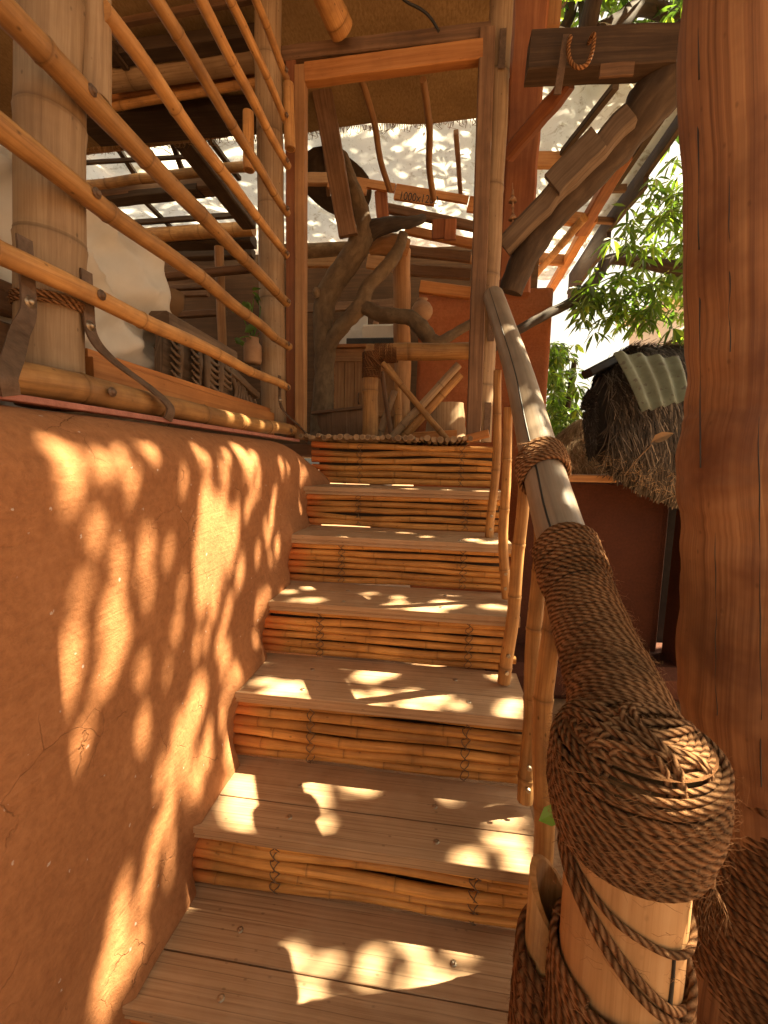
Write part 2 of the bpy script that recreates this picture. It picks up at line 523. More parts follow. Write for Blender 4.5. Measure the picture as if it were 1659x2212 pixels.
    def beam(s, p0, p1, w, h, up=(0, 0, 1), seg=None, rough=.002, ch=.12, w2=None, h2=None, sag=0.):
        """Squared timber with eased edges and a slightly uneven face; w across, h along up."""
        p0, p1 = V(p0), V(p1); L = (p1-p0).length
        seg = seg or max(2, min(14, int(L/.12)))
        sd_ = rnd.random()*90
        c = min(w, h)*ch
        path = [p0.lerp(p1, i/seg)-V(up)*sag*math.sin(math.pi*i/seg) for i in range(seg+1)]
        def pr(i):
            t = i/seg
            a = (w+((w2 or w)-w)*t)/2*(1+rough*20*nz(sd_+i*.7)); b = (h+((h2 or h)-h)*t)/2*(1+rough*20*nz(sd_+20+i*.7))
            o = rough*2*nz(sd_+40+i*.5)
            q = [(-a+c, -b), (a-c, -b), (a, -b+c), (a, b-c), (a-c, b), (-a+c, b), (-a, b-c), (-a, -b+c)]
            return [(x+o, y) for x, y in q]
        s.sweep(path, pr, up=up, smooth=False)

    def box(s, c, sx, sy, sz, rz=0., ch=.003):
        c = V(c); q = Matrix.Rotation(rz, 3, 'Z')
        d = q @ V((sx/2, 0, 0))
        s.beam(c-d, c+d, sy, sz, (0, 0, 1), 1, 0., ch/min(sy, sz))

    def lathe(s, c, prof, n=20, axis=None):
        c = V(c); rows = []
        for r_, z in prof: rows.append([s.vert(c+V((r_*math.cos(2*math.pi*j/n), r_*math.sin(2*math.pi*j/n), z))) for j in range(n)])
        for i in range(len(rows)-1):
            for j in range(n):
                j2 = (j+1) % n
                s.face((rows[i][j], rows[i][j2], rows[i+1][j2], rows[i+1][j]), [(j/n, i*.1), ((j+1)/n, i*.1), ((j+1)/n, i*.1+.1), (j/n, i*.1+.1)])

    def leaf(s, b, d, nrm, L, W, rg, fold=.25, droop=.0):
        d = V(d).normalized(); nrm = V(nrm); side = d.cross(nrm)
        if side.length < 1e-4: side = d.orthogonal()
        side.normalize(); nn = side.cross(d)
        b = V(b)
        pts = [b]
        for t, w in ((.3, .85), (.62, .9)):
            c = b+d*L*t-nn*droop*L*t*t
            pts += [c+side*W*w*.5+nn*W*fold, c, c-side*W*w*.5+nn*W*fold]
        pts.append(b+d*L-nn*droop*L)
        i = [s.vert(q, rg) for q in pts]
        for fc in ((i[0], i[2], i[1]), (i[0], i[3], i[2]), (i[1], i[2], i[5], i[4]), (i[2], i[3], i[6], i[5]), (i[4], i[5], i[7]), (i[5], i[6], i[7])):
            s.face(fc, [(0, 0)]*len(fc), False)

    def blade(s, path, w, nrm, rg):
        """Thin tapering ribbon (a straw or fibre)."""
        path = [V(p) for p in path]; n = len(path); ids = []
        for i, p in enumerate(path):
            t = (path[min(i+1, n-1)]-path[max(i-1, 0)])
            sd_ = t.cross(V(nrm))
            sd_ = sd_.normalized() if sd_.length > 1e-9 else V((1, 0, 0))
            ww = w*(1-.6*i/(n-1))
            ids.append((s.vert(p+sd_*ww/2, rg), s.vert(p-sd_*ww/2, rg)))
        for i in range(n-1):
            s.face((ids[i][0], ids[i][1], ids[i+1][1], ids[i+1][0]), [(1/6, 0)]*4, False)

    def grid(s, rows, uvs=None, smooth=True):
        ids = [[s.vert(p) for p in r_] for r_ in rows]
        for i in range(len(rows)-1):
            for j in range(len(rows[0])-1):
                uv = [(i*.05, j*.05), (i*.05, j*.05+.05), (i*.05+.05, j*.05+.05), (i*.05+.05, j*.05)]
                if uvs: uv = [uvs(i, j), uvs(i, j+1), uvs(i+1, j+1), uvs(i+1, j)]
                s.face((ids[i][j], ids[i][j+1], ids[i+1][j+1], ids[i+1][j]), uv, smooth)
        return ids

    def build(s, name, mat, parent=None, label=None):
        off = V((0, 0, 0)); q = parent
        while q is not None: off += q.location; q = q.parent
        if parent is None and s.v:
            lo = [min(v[k] for v in s.v) for k in range(3)]; hi = [max(v[k] for v in s.v) for k in range(3)]
            off = V(((lo[0]+hi[0])/2, (lo[1]+hi[1])/2, lo[2]))
        me = bpy.data.meshes.new(name)
        me.from_pydata([(v[0]-off.x, v[1]-off.y, v[2]-off.z) for v in s.v], [], s.f)
        ul = me.uv_layers.new(name='UVMap')
        flat = [c for uv in s.uv for c in uv]
        ul.data.foreach_set('uv', flat)
        a = me.attributes.new('ring', 'FLOAT', 'POINT'); a.data.foreach_set('value', s.r)
        me.polygons.foreach_set('use_smooth', s.smooth)
        me.materials.append(M[mat] if isinstance(mat, str) else mat)
        me.update()
        o = bpy.data.objects.new(name, me); COL.objects.link(o)
        if parent is None: o.location = off
        else: o.parent = parent
        if label: o['label'] = label
        return o


def tag(o, label, cat, group=None):
    o['label'] = label; o['category'] = cat
    if group: o['group'] = group
    return o


def struct(o, kind='structure'):
    o['kind'] = kind; return o


def thing(name, loc, label, cat, group=None):
    o = bpy.data.objects.new(name, None); COL.objects.link(o); o.location = loc
    o.empty_display_size = .1
    return tag(o, label, cat, group)


def one(name, mat, label, cat, fn, group=None):
    """A thing that is a single mesh."""
    mb = MB(); fn(mb)
    return tag(mb.build(name, mat), label, cat, group)


def part(name, mat, parent, fn, label=None):
    mb = MB(); fn(mb)
    return mb.build(name, mat, parent, label)


def smooth_path(pts, n=8):
    """Catmull-Rom through points (with radii as 4th value allowed)."""
    P = [tuple(p) for p in pts]; out = []
    for i in range(len(P)-1):
        p0, p1, p2, p3 = P[max(i-1, 0)], P[i], P[i+1], P[min(i+2, len(P)-1)]
        for k in range(n):
            t = k/n
            out.append(tuple(.5*((2*b)+(-a+c)*t+(2*a-5*b+4*c-d)*t*t+(-a+3*b-3*c+d)*t**3) for a, b, c, d in zip(p0, p1, p2, p3)))
    out.append(P[-1])
    return out


def limb(mb, pts, n=12, lump=.12, seed=0.):
    q = smooth_path(pts, 8)
    path = [V(a[:3]) for a in q]
    rad = [a[3] for a in q]
    def pr(i):
        r_ = rad[i]
        return [(r_*(1+lump*nz(seed+i*.35, 1.3*math.cos(2*math.pi*j/n), 1.3*math.sin(2*math.pi*j/n)))*math.cos(2*math.pi*j/n), r_*(1+lump*nz(seed+i*.35, 1.3*math.cos(2*math.pi*j/n), 1.3*math.sin(2*math.pi*j/n)))*math.sin(2*math.pi*j/n)) for j in range(n)]
    mb.sweep(path, pr)


def coil(mb, path, rad, rope_r, seg=26, slack=.05, seed=0., pitch=None, tilt=0.):
    """Rope wound round a path (list of points) with winding radius rad(t)."""
    path = [V(p) for p in path]
    cum = [0.]
    for a, b in zip(path, path[1:]): cum.append(cum[-1]+(b-a).length)
    L = cum[-1]
    pitch = pitch or rope_r*1.85
    turns = L/pitch
    N = int(turns*seg)
    d0 = (path[-1]-path[0]).normalized()
    a = d0.orthogonal().normalized(); b = d0.cross(a)
    pts = []
    for k in range(N+1):
        t = k/N; x = t*L
        i = 0
        while i < len(cum)-2 and cum[i+1] < x: i += 1
        c = path[i].lerp(path[i+1], (x-cum[i])/max(1e-9, cum[i+1]-cum[i]))
        ph = 2*math.pi*turns*t
        r_ = rad(t)*(1+slack*nz(seed+ph*.13, 3.))+rope_r*.8
        c = c+d0*(rope_r*1.1*nz(seed+9+ph*.35)+tilt*math.cos(ph))
        pts.append(c+(a*math.cos(ph)+b*math.sin(ph))*r_)
    rr = [rope_r*(1+.12*nz(seed+40+k*.21)) for k in range(N+1)]
    mb.tube(pts, rr, 7, unorm=True)


def fuzz(mb, path, rad, n, L=.03, w=.0009, seed=1):
    """Loose fibres sticking out of a wound rope."""
    rr = random.Random(seed); path = [V(p) for p in path]
    d0 = (path[-1]-path[0]).normalized(); a = d0.orthogonal().normalized(); b = d0.cross(a)
    for _ in range(n):
        t = rr.random(); k = t*(len(path)-1); i = min(int(k), len(path)-2)
        c = path[i].lerp(path[i+1], k-i); ph = rr.uniform(0, 6.283)
        nrm = a*math.cos(ph)+b*math.sin(ph); tg = nrm.cross(d0)*rr.choice((-1, 1))
        p = c+nrm*rad(t); l = L*rr.uniform(.4, 1.3)
        curl = rr.uniform(.2, 1.)
        q = [p]
        for s_ in (.35, .7, 1.):
            q.append(p+tg*l*s_+nrm*l*.45*curl*math.sin(s_*2.2)+d0*l*.4*rr.uniform(-1, 1)*s_)
        mb.blade(q, w, nrm, .5)

# ================================================================ THE SETTING
GZ = -1.5
FZ = .085                                # veranda / landing floor level
mb = MB()
NX, NY = 60, 60
rows = []
for i in range(NX+1):
    x = -60+120*i/NX
    rows.append([V((x, -40+140*j/NY, GZ+.0*x)) for j in range(NY+1)])
mb.grid(rows)
struct(mb.build('ground', 'ground'))

TY = [.65+.236*k for k in range(7)]      # front edges of the treads (last = landing)
TZ = [-1.106, -.924, -.698, -.495, -.300, -.120, FZ]


def tread_z(y):
    k = int(math.floor((y-TY[0])/.236))
    return TZ[max(0, min(6, k))] if y >= TY[0] else -1.32


def wall_x(y, z):
    x = -.603+.012*nz(y*1.7, z*2.3, 4.)+.006*nz(y*6, z*6)
    t = tread_z(y)
    x += .035*math.exp(-((z-t)/.07)**2)
    if y > 1.8: x += .05*((y-1.8)/.3)**2*(1 if z > -.2 else .4)
    return x


def build_mud_wall(mb):
    rows = []; n = 110
    for i in range(n+1):
        y = -.75+(2.085+.75)*i/n
        crest = .078+.008*nz(y*2.1, 7.)
        if y > 1.7: crest -= .11*((y-1.7)/.38)**2
        r_ = []
        for k in range(26):
            z = GZ+(crest-.13-GZ)*k/25
            r_.append(V((wall_x(y, z), y, z)))
        for k in range(1, 13):
            a = math.pi/2*k/12
            z = crest-.13+.13*math.sin(a)
            r_.append(V((wall_x(y, z)-.13*(1-math.cos(a)), y, z)))
        for xx in (-.80, -1.0):
            r_.append(V((xx, y, crest+.004)))
        r_.append(V((-1.0, y, GZ)))
        rows.append(r_)
    end = rows[-1]
    rows.append([V((p.x-.03, p.y+.02, p.z-.02)) for p in end])
    rows.append([V((-.85, 2.10, min(p.z, -.1))) for p in end])
    mb.grid(rows)


one('mud_wall', 'mud', 'rounded ochre mud plaster wall along the left of the stairs', 'wall', build_mud_wall)

# ---------------------------------------------------------------- staircase
stairs = thing('bamboo_staircase', (-.16, .65, GZ), 'wooden treads with stacked bamboo risers climbing to the veranda', 'staircase')
XL, XR = -.615, .285
for k in range(6):
    y0, y1, z = TY[k], TY[k+1]+.03, TZ[k]
    mbt = MB()
    cuts = [0, .40, 1.0] if k < 3 else [0, .55, 1.0]
    for a, b in zip(cuts, cuts[1:]):
        ya, yb = y0+(y1-y0)*a+.0016, y0+(y1-y0)*b-.0016
        xr = XR+rnd.uniform(-.006, .006)
        mbt.beam((XL, (ya+yb)/2, z-.010+rnd.uniform(-.0008, .0008)), (xr, (ya+yb)/2, z-.010+rnd.uniform(-.0008, .0008)), yb-ya, .020, (0, 0, 1), 14, .0006, .07)
        # routed grooves, laid as thin dark-sided ridges between strips
        q = ya+.03
    mbt.beam((XL, y0+.016, z-.0275), (XR-.004, y0+.016, z-.0275), .022, .014, (0, 0, 1), 12, .001, .1)
    tr = mbt.build('tread', 'tread', stairs)
    for sx in (-.34, .02) if k % 2 else (-.40, .09):
        for sy in (.055, .17):
            if k > 3 and sy > .1: continue
            mbs = MB()
            mbs.lathe((sx+rnd.uniform(-.03, .03), y0+sy+rnd.uniform(-.015, .015), z-.0005), [(.0075, 0), (.0072, .002), (.0035, .0026), (.001, .0012), (0, .001)], 10)
            mbs.build('screw', 'screw', tr)
counts = [5, 5, 6, 6, 6, 5, 6]
for k in range(7):
    zb = TZ[k-1]+.002 if k else GZ+.05
    zt = TZ[k]-(.030 if k < 6 else -.002)
    yr = TY[k]+.032
    mbr = MB()
    mbr.beam((XL, yr+.030, (zb+zt)/2), (XR-.01, yr+.030, (zb+zt)/2), .010, max(.05, zt-zb-.03), (0, 0, 1), 4, 0, .05)
    rs = mbr.build('riser', 'dark_wood', stairs)
    n = counts[k] if k else 7
    hh = (zt-zb)/n
    for j in range(n):
        mbp = MB()
        z = zb+hh*(j+.5)
        ra = hh*.5*rnd.uniform(.80, 1.0)
        dz = rnd.uniform(-.004, .004)
        xl = XL-.03
        mbp.bamboo((xl, yr+rnd.uniform(-.003, .003), z+dz), (XR+rnd.uniform(-.035, .0), yr+rnd.uniform(-.003, .003), z-dz), ra*1.04, ra*.93, .27, 10, rnd.uniform(-.004, .004), True)
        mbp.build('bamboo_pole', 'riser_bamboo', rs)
    for xw in ((-.40+.02*(k % 3), .10+.015*(k % 2)) if k else ()):
        mbw = MB(); pts = []
        nn = n*6
        for e in range(2):
            for i in (range(nn+1) if e == 0 else range(nn, -1, -1)):
                z = zb+.006+(zt-zb-.012)*i/nn
                bulge = abs(math.sin(math.pi*(z-zb)/hh))**.5*hh*.5
                pts.append(V((xw+.012*e+.007*math.sin(i*.9+k+e*2)+.004*nz(i*.4, k, e), yr-bulge-.003, z)))
        mbw.tube(pts, .0013, 5)
        mbw.build('tie_wire', 'wire', rs)

# landing edge: short bamboo poles side by side, cut ends to the stairs
landing = thing('bamboo_landing', (-.22, 2.1, FZ-.01), 'row of cut bamboo ends edging the landing at the stair head', 'landing floor')
x = -.70; j = 0
while x < .13:
    r_ = rnd.uniform(.009, .017)
    x += r_
    mbp = MB()
    zc = FZ+.026+rnd.uniform(-.003, .006)
    mbp.bamboo((x, 2.045+rnd.uniform(-.02, .012), zc), (x+rnd.uniform(-.004, .004), 2.75, zc), r_, r_*.95, .3, rnd.choice((6, 7, 10)), 0, rnd.random() < .4)
    mbp.build('bamboo_pole', 'bamboo_grey', landing)
    x += r_+rnd.uniform(.0005, .003); j += 1

mb = MB()
mb.box((-2.9, 3.9, FZ-.035), 6.2, 3.2, .07)
mb.box((-3.4, .55, FZ-.055), 4.8, 3.4, .05)
struct(mb.build('veranda_floor', 'brown_wood'))

# ---------------------------------------------------------------- stair railing on the right
rail_th = thing('stair_railing', (.28, .52, GZ), 'thick grey pole handrail bound with coir rope to its newel', 'stair railing')
newel_top0 = at((1371, 1590), Y=.52)
rp = [at((1066, 640), Y=2.12), at((1118, 800), Y=1.62), at((1172, 1012), Y=1.16), at((1219, 1180), Y=.95), at((1284, 1380), Y=.76), at((1335, 1520), Y=.625), newel_top0+V((0, .025, -.055))]
rq = smooth_path([tuple(p)+(r_,) for p, r_ in zip(rp, (.046, .049, .052, .054, .055, .056, .055))], 10)
mb = MB()
path = [V(q[:3]) for q in rq]; rad = [q[3] for q in rq]
mb.tube(path, [r_*(1+.02*nz(i*.3)) for i, r_ in enumerate(rad)], 22)
rail = mb.build('handrail', 'rail', rail_th)
# drying crack along the top of the pole
mb = MB()
cp = []
for i in range(0, 40):
    d = (path[i+1]-path[i]).normalized()
    up = (V((-.25, -.45, 1))); up = (up-d*up.dot(d)).normalized(); sd2 = d.cross(up)
    ang = .35+.12*nz(i*.13, 3.)+.004*i
    cp.append(path[i]+(up*math.cos(ang)+sd2*math.sin(ang))*(rad[i]*1.0))
mb.tube(cp, [.0012+.0014*abs(math.sin(i*.065)) for i in range(len(cp))], 6)
mb.build('crack', 'black', rail)


def rail_seg(ya, yb): return [p for p in path if yb <= p.y <= ya]


def rail_rad(t): return .054


ws = rail_seg(1.205, 1.105)
mb = MB(); coil(mb, ws, lambda t: .0545+.006*math.sin(math.pi*t), .0058, 28, .07, 3., .0095, .012); fuzz(mb, ws, lambda t: .066, 90, .03, .001, 5)
mb.build('rope_binding', 'rope', rail_th, 'thin coir rope binding half way up the handrail')
ws = rail_seg(.955, .60)
mb = MB(); coil(mb, ws, lambda t: .0565+.004*t, .0046, 30, .05, 8., .0082, .006); fuzz(mb, ws, lambda t: .065, 1000, .026, .0007, 6)
coil(mb, ws[:5], lambda t: .062, .0052, 26, .06, 17., .011, .004)
mb.build('rope_binding', 'rope', rail_th, 'long coir rope binding at the lower end of the handrail')

# newel post
NYc = .52
ntop = at((1371, 1590), Y=NYc)
nlow = at((1330, 2120), Y=NYc)
ndir = (nlow-ntop).normalized()
def newel_at(z): return ntop+(nlow-ntop)*((z-ntop.z)/(nlow.z-ntop.z))
mb = MB()
npth = [newel_at(ntop.z-.02-(ntop.z-GZ-.02)*i/16) for i in range(17)]
mb.tube(npth, [.071*(1+.02*nz(i*.4, 2.)) for i in range(17)], 26)
newel = mb.build('newel_post', 'newel', rail_th)
mb = MB()
zc0, zc1 = -.55, -.95
cpts = []
for i in range(24):
    z = zc0+(zc1-zc0)*i/23
    c = newel_at(z); ang = math.radians(-66)+.02*nz(i*.3)
    cpts.append(c+V((math.cos(ang), math.sin(ang), 0))*.0715)
mb.tube(cpts, [.0022+.0014*math.sin(i*.3)**2 for i in range(24)], 6)
mb.build('crack', 'black', newel)
zbot = at((1362, 1925), Y=NYc-.085).z
mb = MB()
wp = [newel_at(ntop.z-.002+(zbot-ntop.z+.002)*i/10) for i in range(11)]
wr = lambda t: .074+.0185*math.sin(math.pi*min(1., .16+.62*t*1.0+.0))**1.2 if t > .12 else .0775+.08*t
wr = lambda t: .0755+.0165*math.sin(math.pi*(.22+.66*t))-.005*max(0, (.06-t)/.06)
coil(mb, wp, wr, .0041, 44, .03, 21., .0076, .006)
fuzz(mb, wp, lambda t: wr(t)+.007, 900, .024, .0007, 9)
mb.build('rope_binding', 'rope', rail_th, 'heavy coir rope winding round the head of the newel')
# crown of the winding: spiral and crossing strands over the post end
mb = MB()
pts = []
cz = ntop+V((0, 0, .004))
m_top = [[cz+V((r_*math.cos(a), r_*math.sin(a), .014*(1-(r_/.095)**2)-.003)) for a in [2*math.pi*j/28 for j in range(29)]] for r_ in (.001, .03, .055, .070, .082)]
turn = 11; n = 420
for i in range(n+1):
    t = i/n; a = 2*math.pi*turn*t; r_ = .008+.075*t
    pts.append(cz+V((r_*math.cos(a), r_*math.sin(a), .016*(1-(r_/.095)**2)+.002*nz(i*.11)-.016*max(0, t-.82)/.18)))
mb.tube(pts, .0042, 7, unorm=True)
for k, (ang, off, lift) in enumerate(((.30, .012, .010), (.36, -.002, .011), (.28, .026, .008), (.42, -.016, .009), (.5, -.030, .007), (2.2, .030, .012), (2.26, .040, .011), (2.2, .050, .009), (1.15, .0, .014), (1.2, .011, .014), (-.25, -.045, .008), (-.2, -.056, .006))):
    d = V((math.cos(ang), math.sin(ang), 0)); nn = V((-d.y, d.x, 0))
    q = []
    half = math.sqrt(max(.0004, .087**2-off**2))*(.45 if k in (8, 9) else 1.)
    for i in range(17):
        s_ = -1+2*i/16
        r2 = (off**2+(s_*half)**2)
        z = .016*(1-r2/.0088)+lift*(1-abs(s_)**5)-.02*max(0, abs(s_)-.85)/.15*(k not in (8, 9))
        q.append(cz+d*s_*half*.93+nn*(off+.006*math.sin(3*s_+k))+V((0, 0, z)))
    mb.tube(q, .0043, 7, unorm=True)
mb.grid(m_top, lambda i, j: (.05, 0))
fuzz(mb, [cz, cz+V((0, 0, .02))], lambda t: .06, 60, .03, .0008, 12)
# shoulder where the winding climbs on to the handrail
sp = path[-13:][::-1]
coil(mb, sp, lambda t: .072-.012*t, .0044, 30, .03, 33., .0082, .010)
mb.build('rope_crown', 'rope', rail_th)


def loose_loop(zc, tilt_a, tilt, r_, rr, seed):
    m_ = MB(); pts = []
    for i in range(49):
        a = 2*math.pi*i/48
        z = zc+tilt*math.cos(a-tilt_a)+.004*nz(a, seed)
        c = newel_at(z)
        pts.append(c+V((math.cos(a), math.sin(a), 0))*(r_+.002*nz(a*2, seed+4)))
    m_.tube(pts, rr, 7, unorm=True)
    fuzz(m_, [newel_at(zc+.01), newel_at(zc-.01)], lambda t: r_+.004, 30, .02, .0008, int(seed))
    return m_


z_l1 = at((1400, 2028), Y=NYc-.07).z
z_l2 = at((1372, 2135), Y=NYc-.07).z
loose_loop(z_l1+.012, math.radians(150), .035, .075, .0040, 3).build('rope_loop', 'rope', rail_th)
loose_loop(z_l2+.03, math.radians(160), .075, .075, .0048, 8).build('rope_loop', 'rope', rail_th)
loose_loop(z_l2+.018, math.radians(158), .075, .076, .0048, 14).build('rope_loop', 'rope', rail_th)
mb = MB()
wp = [newel_at(z_l2-.035-.3*i/8) for i in range(9)]
coil(mb, wp, lambda t: .075+.012*t, .0052, 36, .03, 41., .0092, .016)
fuzz(mb, wp, lambda t: .09, 160, .03, .0009, 15)
mb.build('rope_binding', 'rope', rail_th, 'dark coir rope winding at the foot of the newel')
# frayed tail hanging down the far side
mb = MB()
tl = smooth_path([tuple(at(zL(*p), Y=y)) for p, y in (((1262, 250), .50), ((1290, 340), .47), ((1288, 480), .465), ((1298, 650), .465), ((1305, 800), .465))], 6)
mb.tube(tl, .0045, 6, unorm=True)
for q, sgn in (((1255, 1040), -1), ((1370, 1100), 1)):
    e = at(zL(*q), Y=.465); s0 = V(tl[-1])
    for k in range(16):
        o = V((rnd.gauss(0, .0025), rnd.gauss(0, .0025), 0))
        mid = s0.lerp(e, .5)+V((sgn*.004+rnd.gauss(0, .002), rnd.gauss(0, .003), .004))
        mb.tube([s0+o*.5, mid+o, e+o*1.6+V((rnd.gauss(0, .003), 0, rnd.gauss(0, .008)))], [.0013, .0012, .0004], 4, unorm=True)
mb.build('rope_tail', 'rope', rail_th)

# cut bamboo stub lashed beside the newel
stc = at((1196, 1945), Y=.575)
mb = MB()
n = 20
ro, ri = .036, .027
top = []; topi = []; bot = []; innb = []
for j in range(n):
    a = 2*math.pi*j/n
    sl = .045*math.cos(a-math.radians(140))
    top.append(mb.vert(stc+V((ro*math.cos(a), ro*math.sin(a), sl))))
    topi.append(mb.vert(stc+V((ri*math.cos(a), ri*math.sin(a), sl))))
    innb.append(mb.vert(stc+V((ri*math.cos(a), ri*math.sin(a), -.16)), 1.))
    bot.append(mb.vert(V((stc.x+ro*1.03*math.cos(a), stc.y+ro*1.03*math.sin(a), GZ))))
for j in range(n):
    j2 = (j+1) % n; u = .012*j
    mb.face((bot[j], bot[j2], top[j2], top[j]), [(u, 0), (u+.012, 0), (u+.012, 1), (u, 1)])
    mb.face((top[j], top[j2], topi[j2], topi[j]), [(u, 0), (u+.012, 0), (u+.012, .01), (u, .01)], False)
    mb.face((topi[j], topi[j2], innb[j2], innb[j]), [(u, 0), (u+.012, 0), (u+.012, .2), (u, .2)])
mb.face(tuple(innb), [(0, 0)]*n, False)
mb.build('bamboo_stub', 'bamboo', rail_th)
mb = MB()
wp = [V((stc.x, stc.y, at((1160, 2075), Y=.54).z-.3*i/6)) for i in range(7)]
coil(mb, wp, lambda t: .038+.004*t, .0065, 24, .05, 51., .0118, .02)
for k in range(5):
    a0 = V((stc.x-.045, stc.y-.02, at((1150, 2060), Y=.54).z-.02-.025*k)); a1 = newel_at(a0.z-.09-.01*k)+V((-.02, -.080, 0))
    mb.tube([a0, a0+V((.03, -.03, -.03)), a0.lerp(a1, .55)+V((0, -.028, -.01)), a1], .0062, 7, unorm=True)
fuzz(mb, wp, lambda t: .052, 120, .025, .0009, 18)
mb.build('rope_binding', 'rope_dark', rail_th, 'dark rope holding the cut bamboo stub to the newel')

# balusters: (top on the rail, foot), depth
bal = [(((1076, 800), 1.72), ((1060, 1163), 1.74), .0165), (((1098, 880), 1.50), ((1091, 1292), 1.52), .0165),
       (((1135, 985), 1.27), ((1092, 1475), 1.30), .019), (((1165, 1090), 1.05), ((1138, 1730), 1.07), .020),
       (((1196, 1300), .84), ((1160, 2010), .83), .020)]
for k, ((pt, yt), (pb, yb), r_) in enumerate(bal):
    a, b = at(pt, Y=yt), at(pb, Y=yb)
    mb = MB()
    mb.bamboo(b, a, r_*1.08, r_*.92, .19, 12, (.008, -.006, .01, .006, -.008)[k], True, 60+k, .006)
    bo = mb.build('baluster', 'bamboo', rail_th)
    for t in (.06, .14):
        c = b.lerp(a, t)
        mb = MB()
        mb.tube([c+V((-.002, -r_*.96, 0)), c+V((-.002, -r_*1.1-.003, 0))], [.007, .0055], 8)
        mb.build('screw', 'screw', bo)
one('green_leaf', 'bright_leaf', 'fresh green leaf caught on the nearest baluster beside the newel rope', 'leaf',
    lambda m_: [m_.leaf(at((1205, 1752), Y=.76), at((1158, 1778), Y=.72)-at((1205, 1752), Y=.76), (0, -.8, .6), .050, .034, .6, .12, .12),
                m_.tube([at((1205, 1752), Y=.76), at((1216, 1790), Y=.75), at((1222, 1812), Y=.76)], .0008, 5)])

# ---------------------------------------------------------------- big tree-trunk post on the right
post_th = thing('trunk_post', (.60, .80, GZ), 'massive reddish peeled trunk post at the right edge', 'post')
edge = [(0, 1490), (350, 1496), (700, 1503), (880, 1499), (970, 1483), (1040, 1482), (1130, 1491), (1300, 1489), (1480, 1482), (1600, 1492), (1790, 1506)]
PYc = .80
pts = []
for y, xe in edge:
    p = at((xe, y), Y=PYc)
    rr = .125
    pts.append((p.x+rr, PYc, p.z, rr))
pts = pts[::-1]
pts = [(pts[0][0]+.005, PYc, GZ, .135), (pts[0][0]+.003, PYc, -1.2, .13), (pts[0][0]+.002, PYc, -.95, .128)]+pts+[(pts[-1][0]+.002*k, PYc, pts[-1][2]+.3*k, .125-.0008*k) for k in range(1, 9)]
mb = MB(); limb(mb, pts, 30, .045, 5.)
bp_ = mb.build('trunk', 'big_post', post_th)
mb = MB()
for xs, ya_, yb_, w_ in ((1508, 60, 1010, .0014), (1640, 900, 1700, .0012), (1575, 380, 760, .0009), (1545, 1150, 1560, .0008)):
    q_ = []
    for i in range(40):
        yy = ya_+(yb_-ya_)*i/39
        ray = at((xs+5*nz(i*.15, xs)+.25*(yy-ya_)*.02, yy), Y=PYc)
        # front surface of the round trunk along this sight line
        cx = min(pts, key=lambda p_: abs(p_[2]-ray.z))
        d_ = ray.normalized(); o_ = V((cx[0], PYc, 0)); dd = V((d_.x, d_.y, 0)); L2 = dd.length; dd.normalize()
        t0 = o_.dot(dd); h2 = (o_-dd*t0).length_squared; r2 = cx[3]**2-h2
        if r2 <= .0002: continue
        q_.append(d_*((t0-math.sqrt(r2))/L2*.989))
    if len(q_) > 3: mb.tube(q_, [w_*.7*(.25+abs(math.sin(i*.21))) for i in range(len(q_))], 5)
mb.build('crack', 'black', bp_)
mb = MB()
zt = at((1600, 1800), Y=PYc-.12).z
wp = [V((pts[1][0]+.01, PYc, zt-(zt-GZ)*i/9)) for i in range(10)]
coil(mb, wp, lambda t: .128+.004*math.sin(9*t), .0075, 44, .02, 61., .0135, .012)
fuzz(mb, wp, lambda t: .143, 500, .03, .0008, 21)
coil(mb, [wp[0]+V((0, 0, .012)), wp[0]+V((0, 0, -.016))], lambda t: .130, .011, 44, .02, 71., .03, -.012)
mb.build('rope_binding', 'rope_dark', post_th)

# ================================================================ VERANDA ON THE LEFT
XB = -.75
vr = thing('veranda_railing', (XB, 1.2, FZ), 'long horizontal bamboo rails bolted along the raised veranda', 'bamboo railing', None)
# (height, radius, start Y, end Y): rails level and parallel to the stairs
rails = [(.137, .034, .30, 2.09, .005), (.339, .0215, .28, 2.03, 0), (.540, .0235, .28, 2.06, 0), (.732, .026, .28, 2.035, 0), (.943, .020, .93, 2.035, 0),
         (1.135, .021, .30, 2.04, 0), (1.335, .021, .30, 2.045, 0), (1.52, .019, .30, 2.03, 0), (1.70, .019, .30, 2.04, 0)]
for k, (z, r_, ya, yb, b) in enumerate(rails):
    mb = MB()
    mb.bamboo((XB+.004*nz(k), yb, z+.006), (XB+.006*nz(k, 5), ya, z-.004), r_*.80, r_*.98, .30 if k else .24, 14, b, False, 90+k, .006)
    ro_ = mb.build('rail', 'bamboo', vr)
    for yy in (.86, 1.99):
        if yy < ya: continue
        mb = MB()
        mb.lathe((0, 0, 0), [(.0, .006), (.005, .006), (.0065, .003), (.0065, 0), (.011, 0), (.011, -.002)], 10)
        c = V((XB+r_*1.02, yy, z))
        mb.v = [(c.x+v[2], c.y+v[0], c.z+v[1]) for v in mb.v]
        mb.build('bolt', 'iron', ro_)


def strap(pts, w=.030, t=.0045):
    m_ = MB()
    q = [V(a) for a in smooth_path([tuple(p) for p in pts], 8)]
    m_.sweep(q, lambda i: [(-t/2, -w/2), (t/2, -w/2), (t/2, w/2), (-t/2, w/2)], up=(0, 1, 0), smooth=False)
    return m_


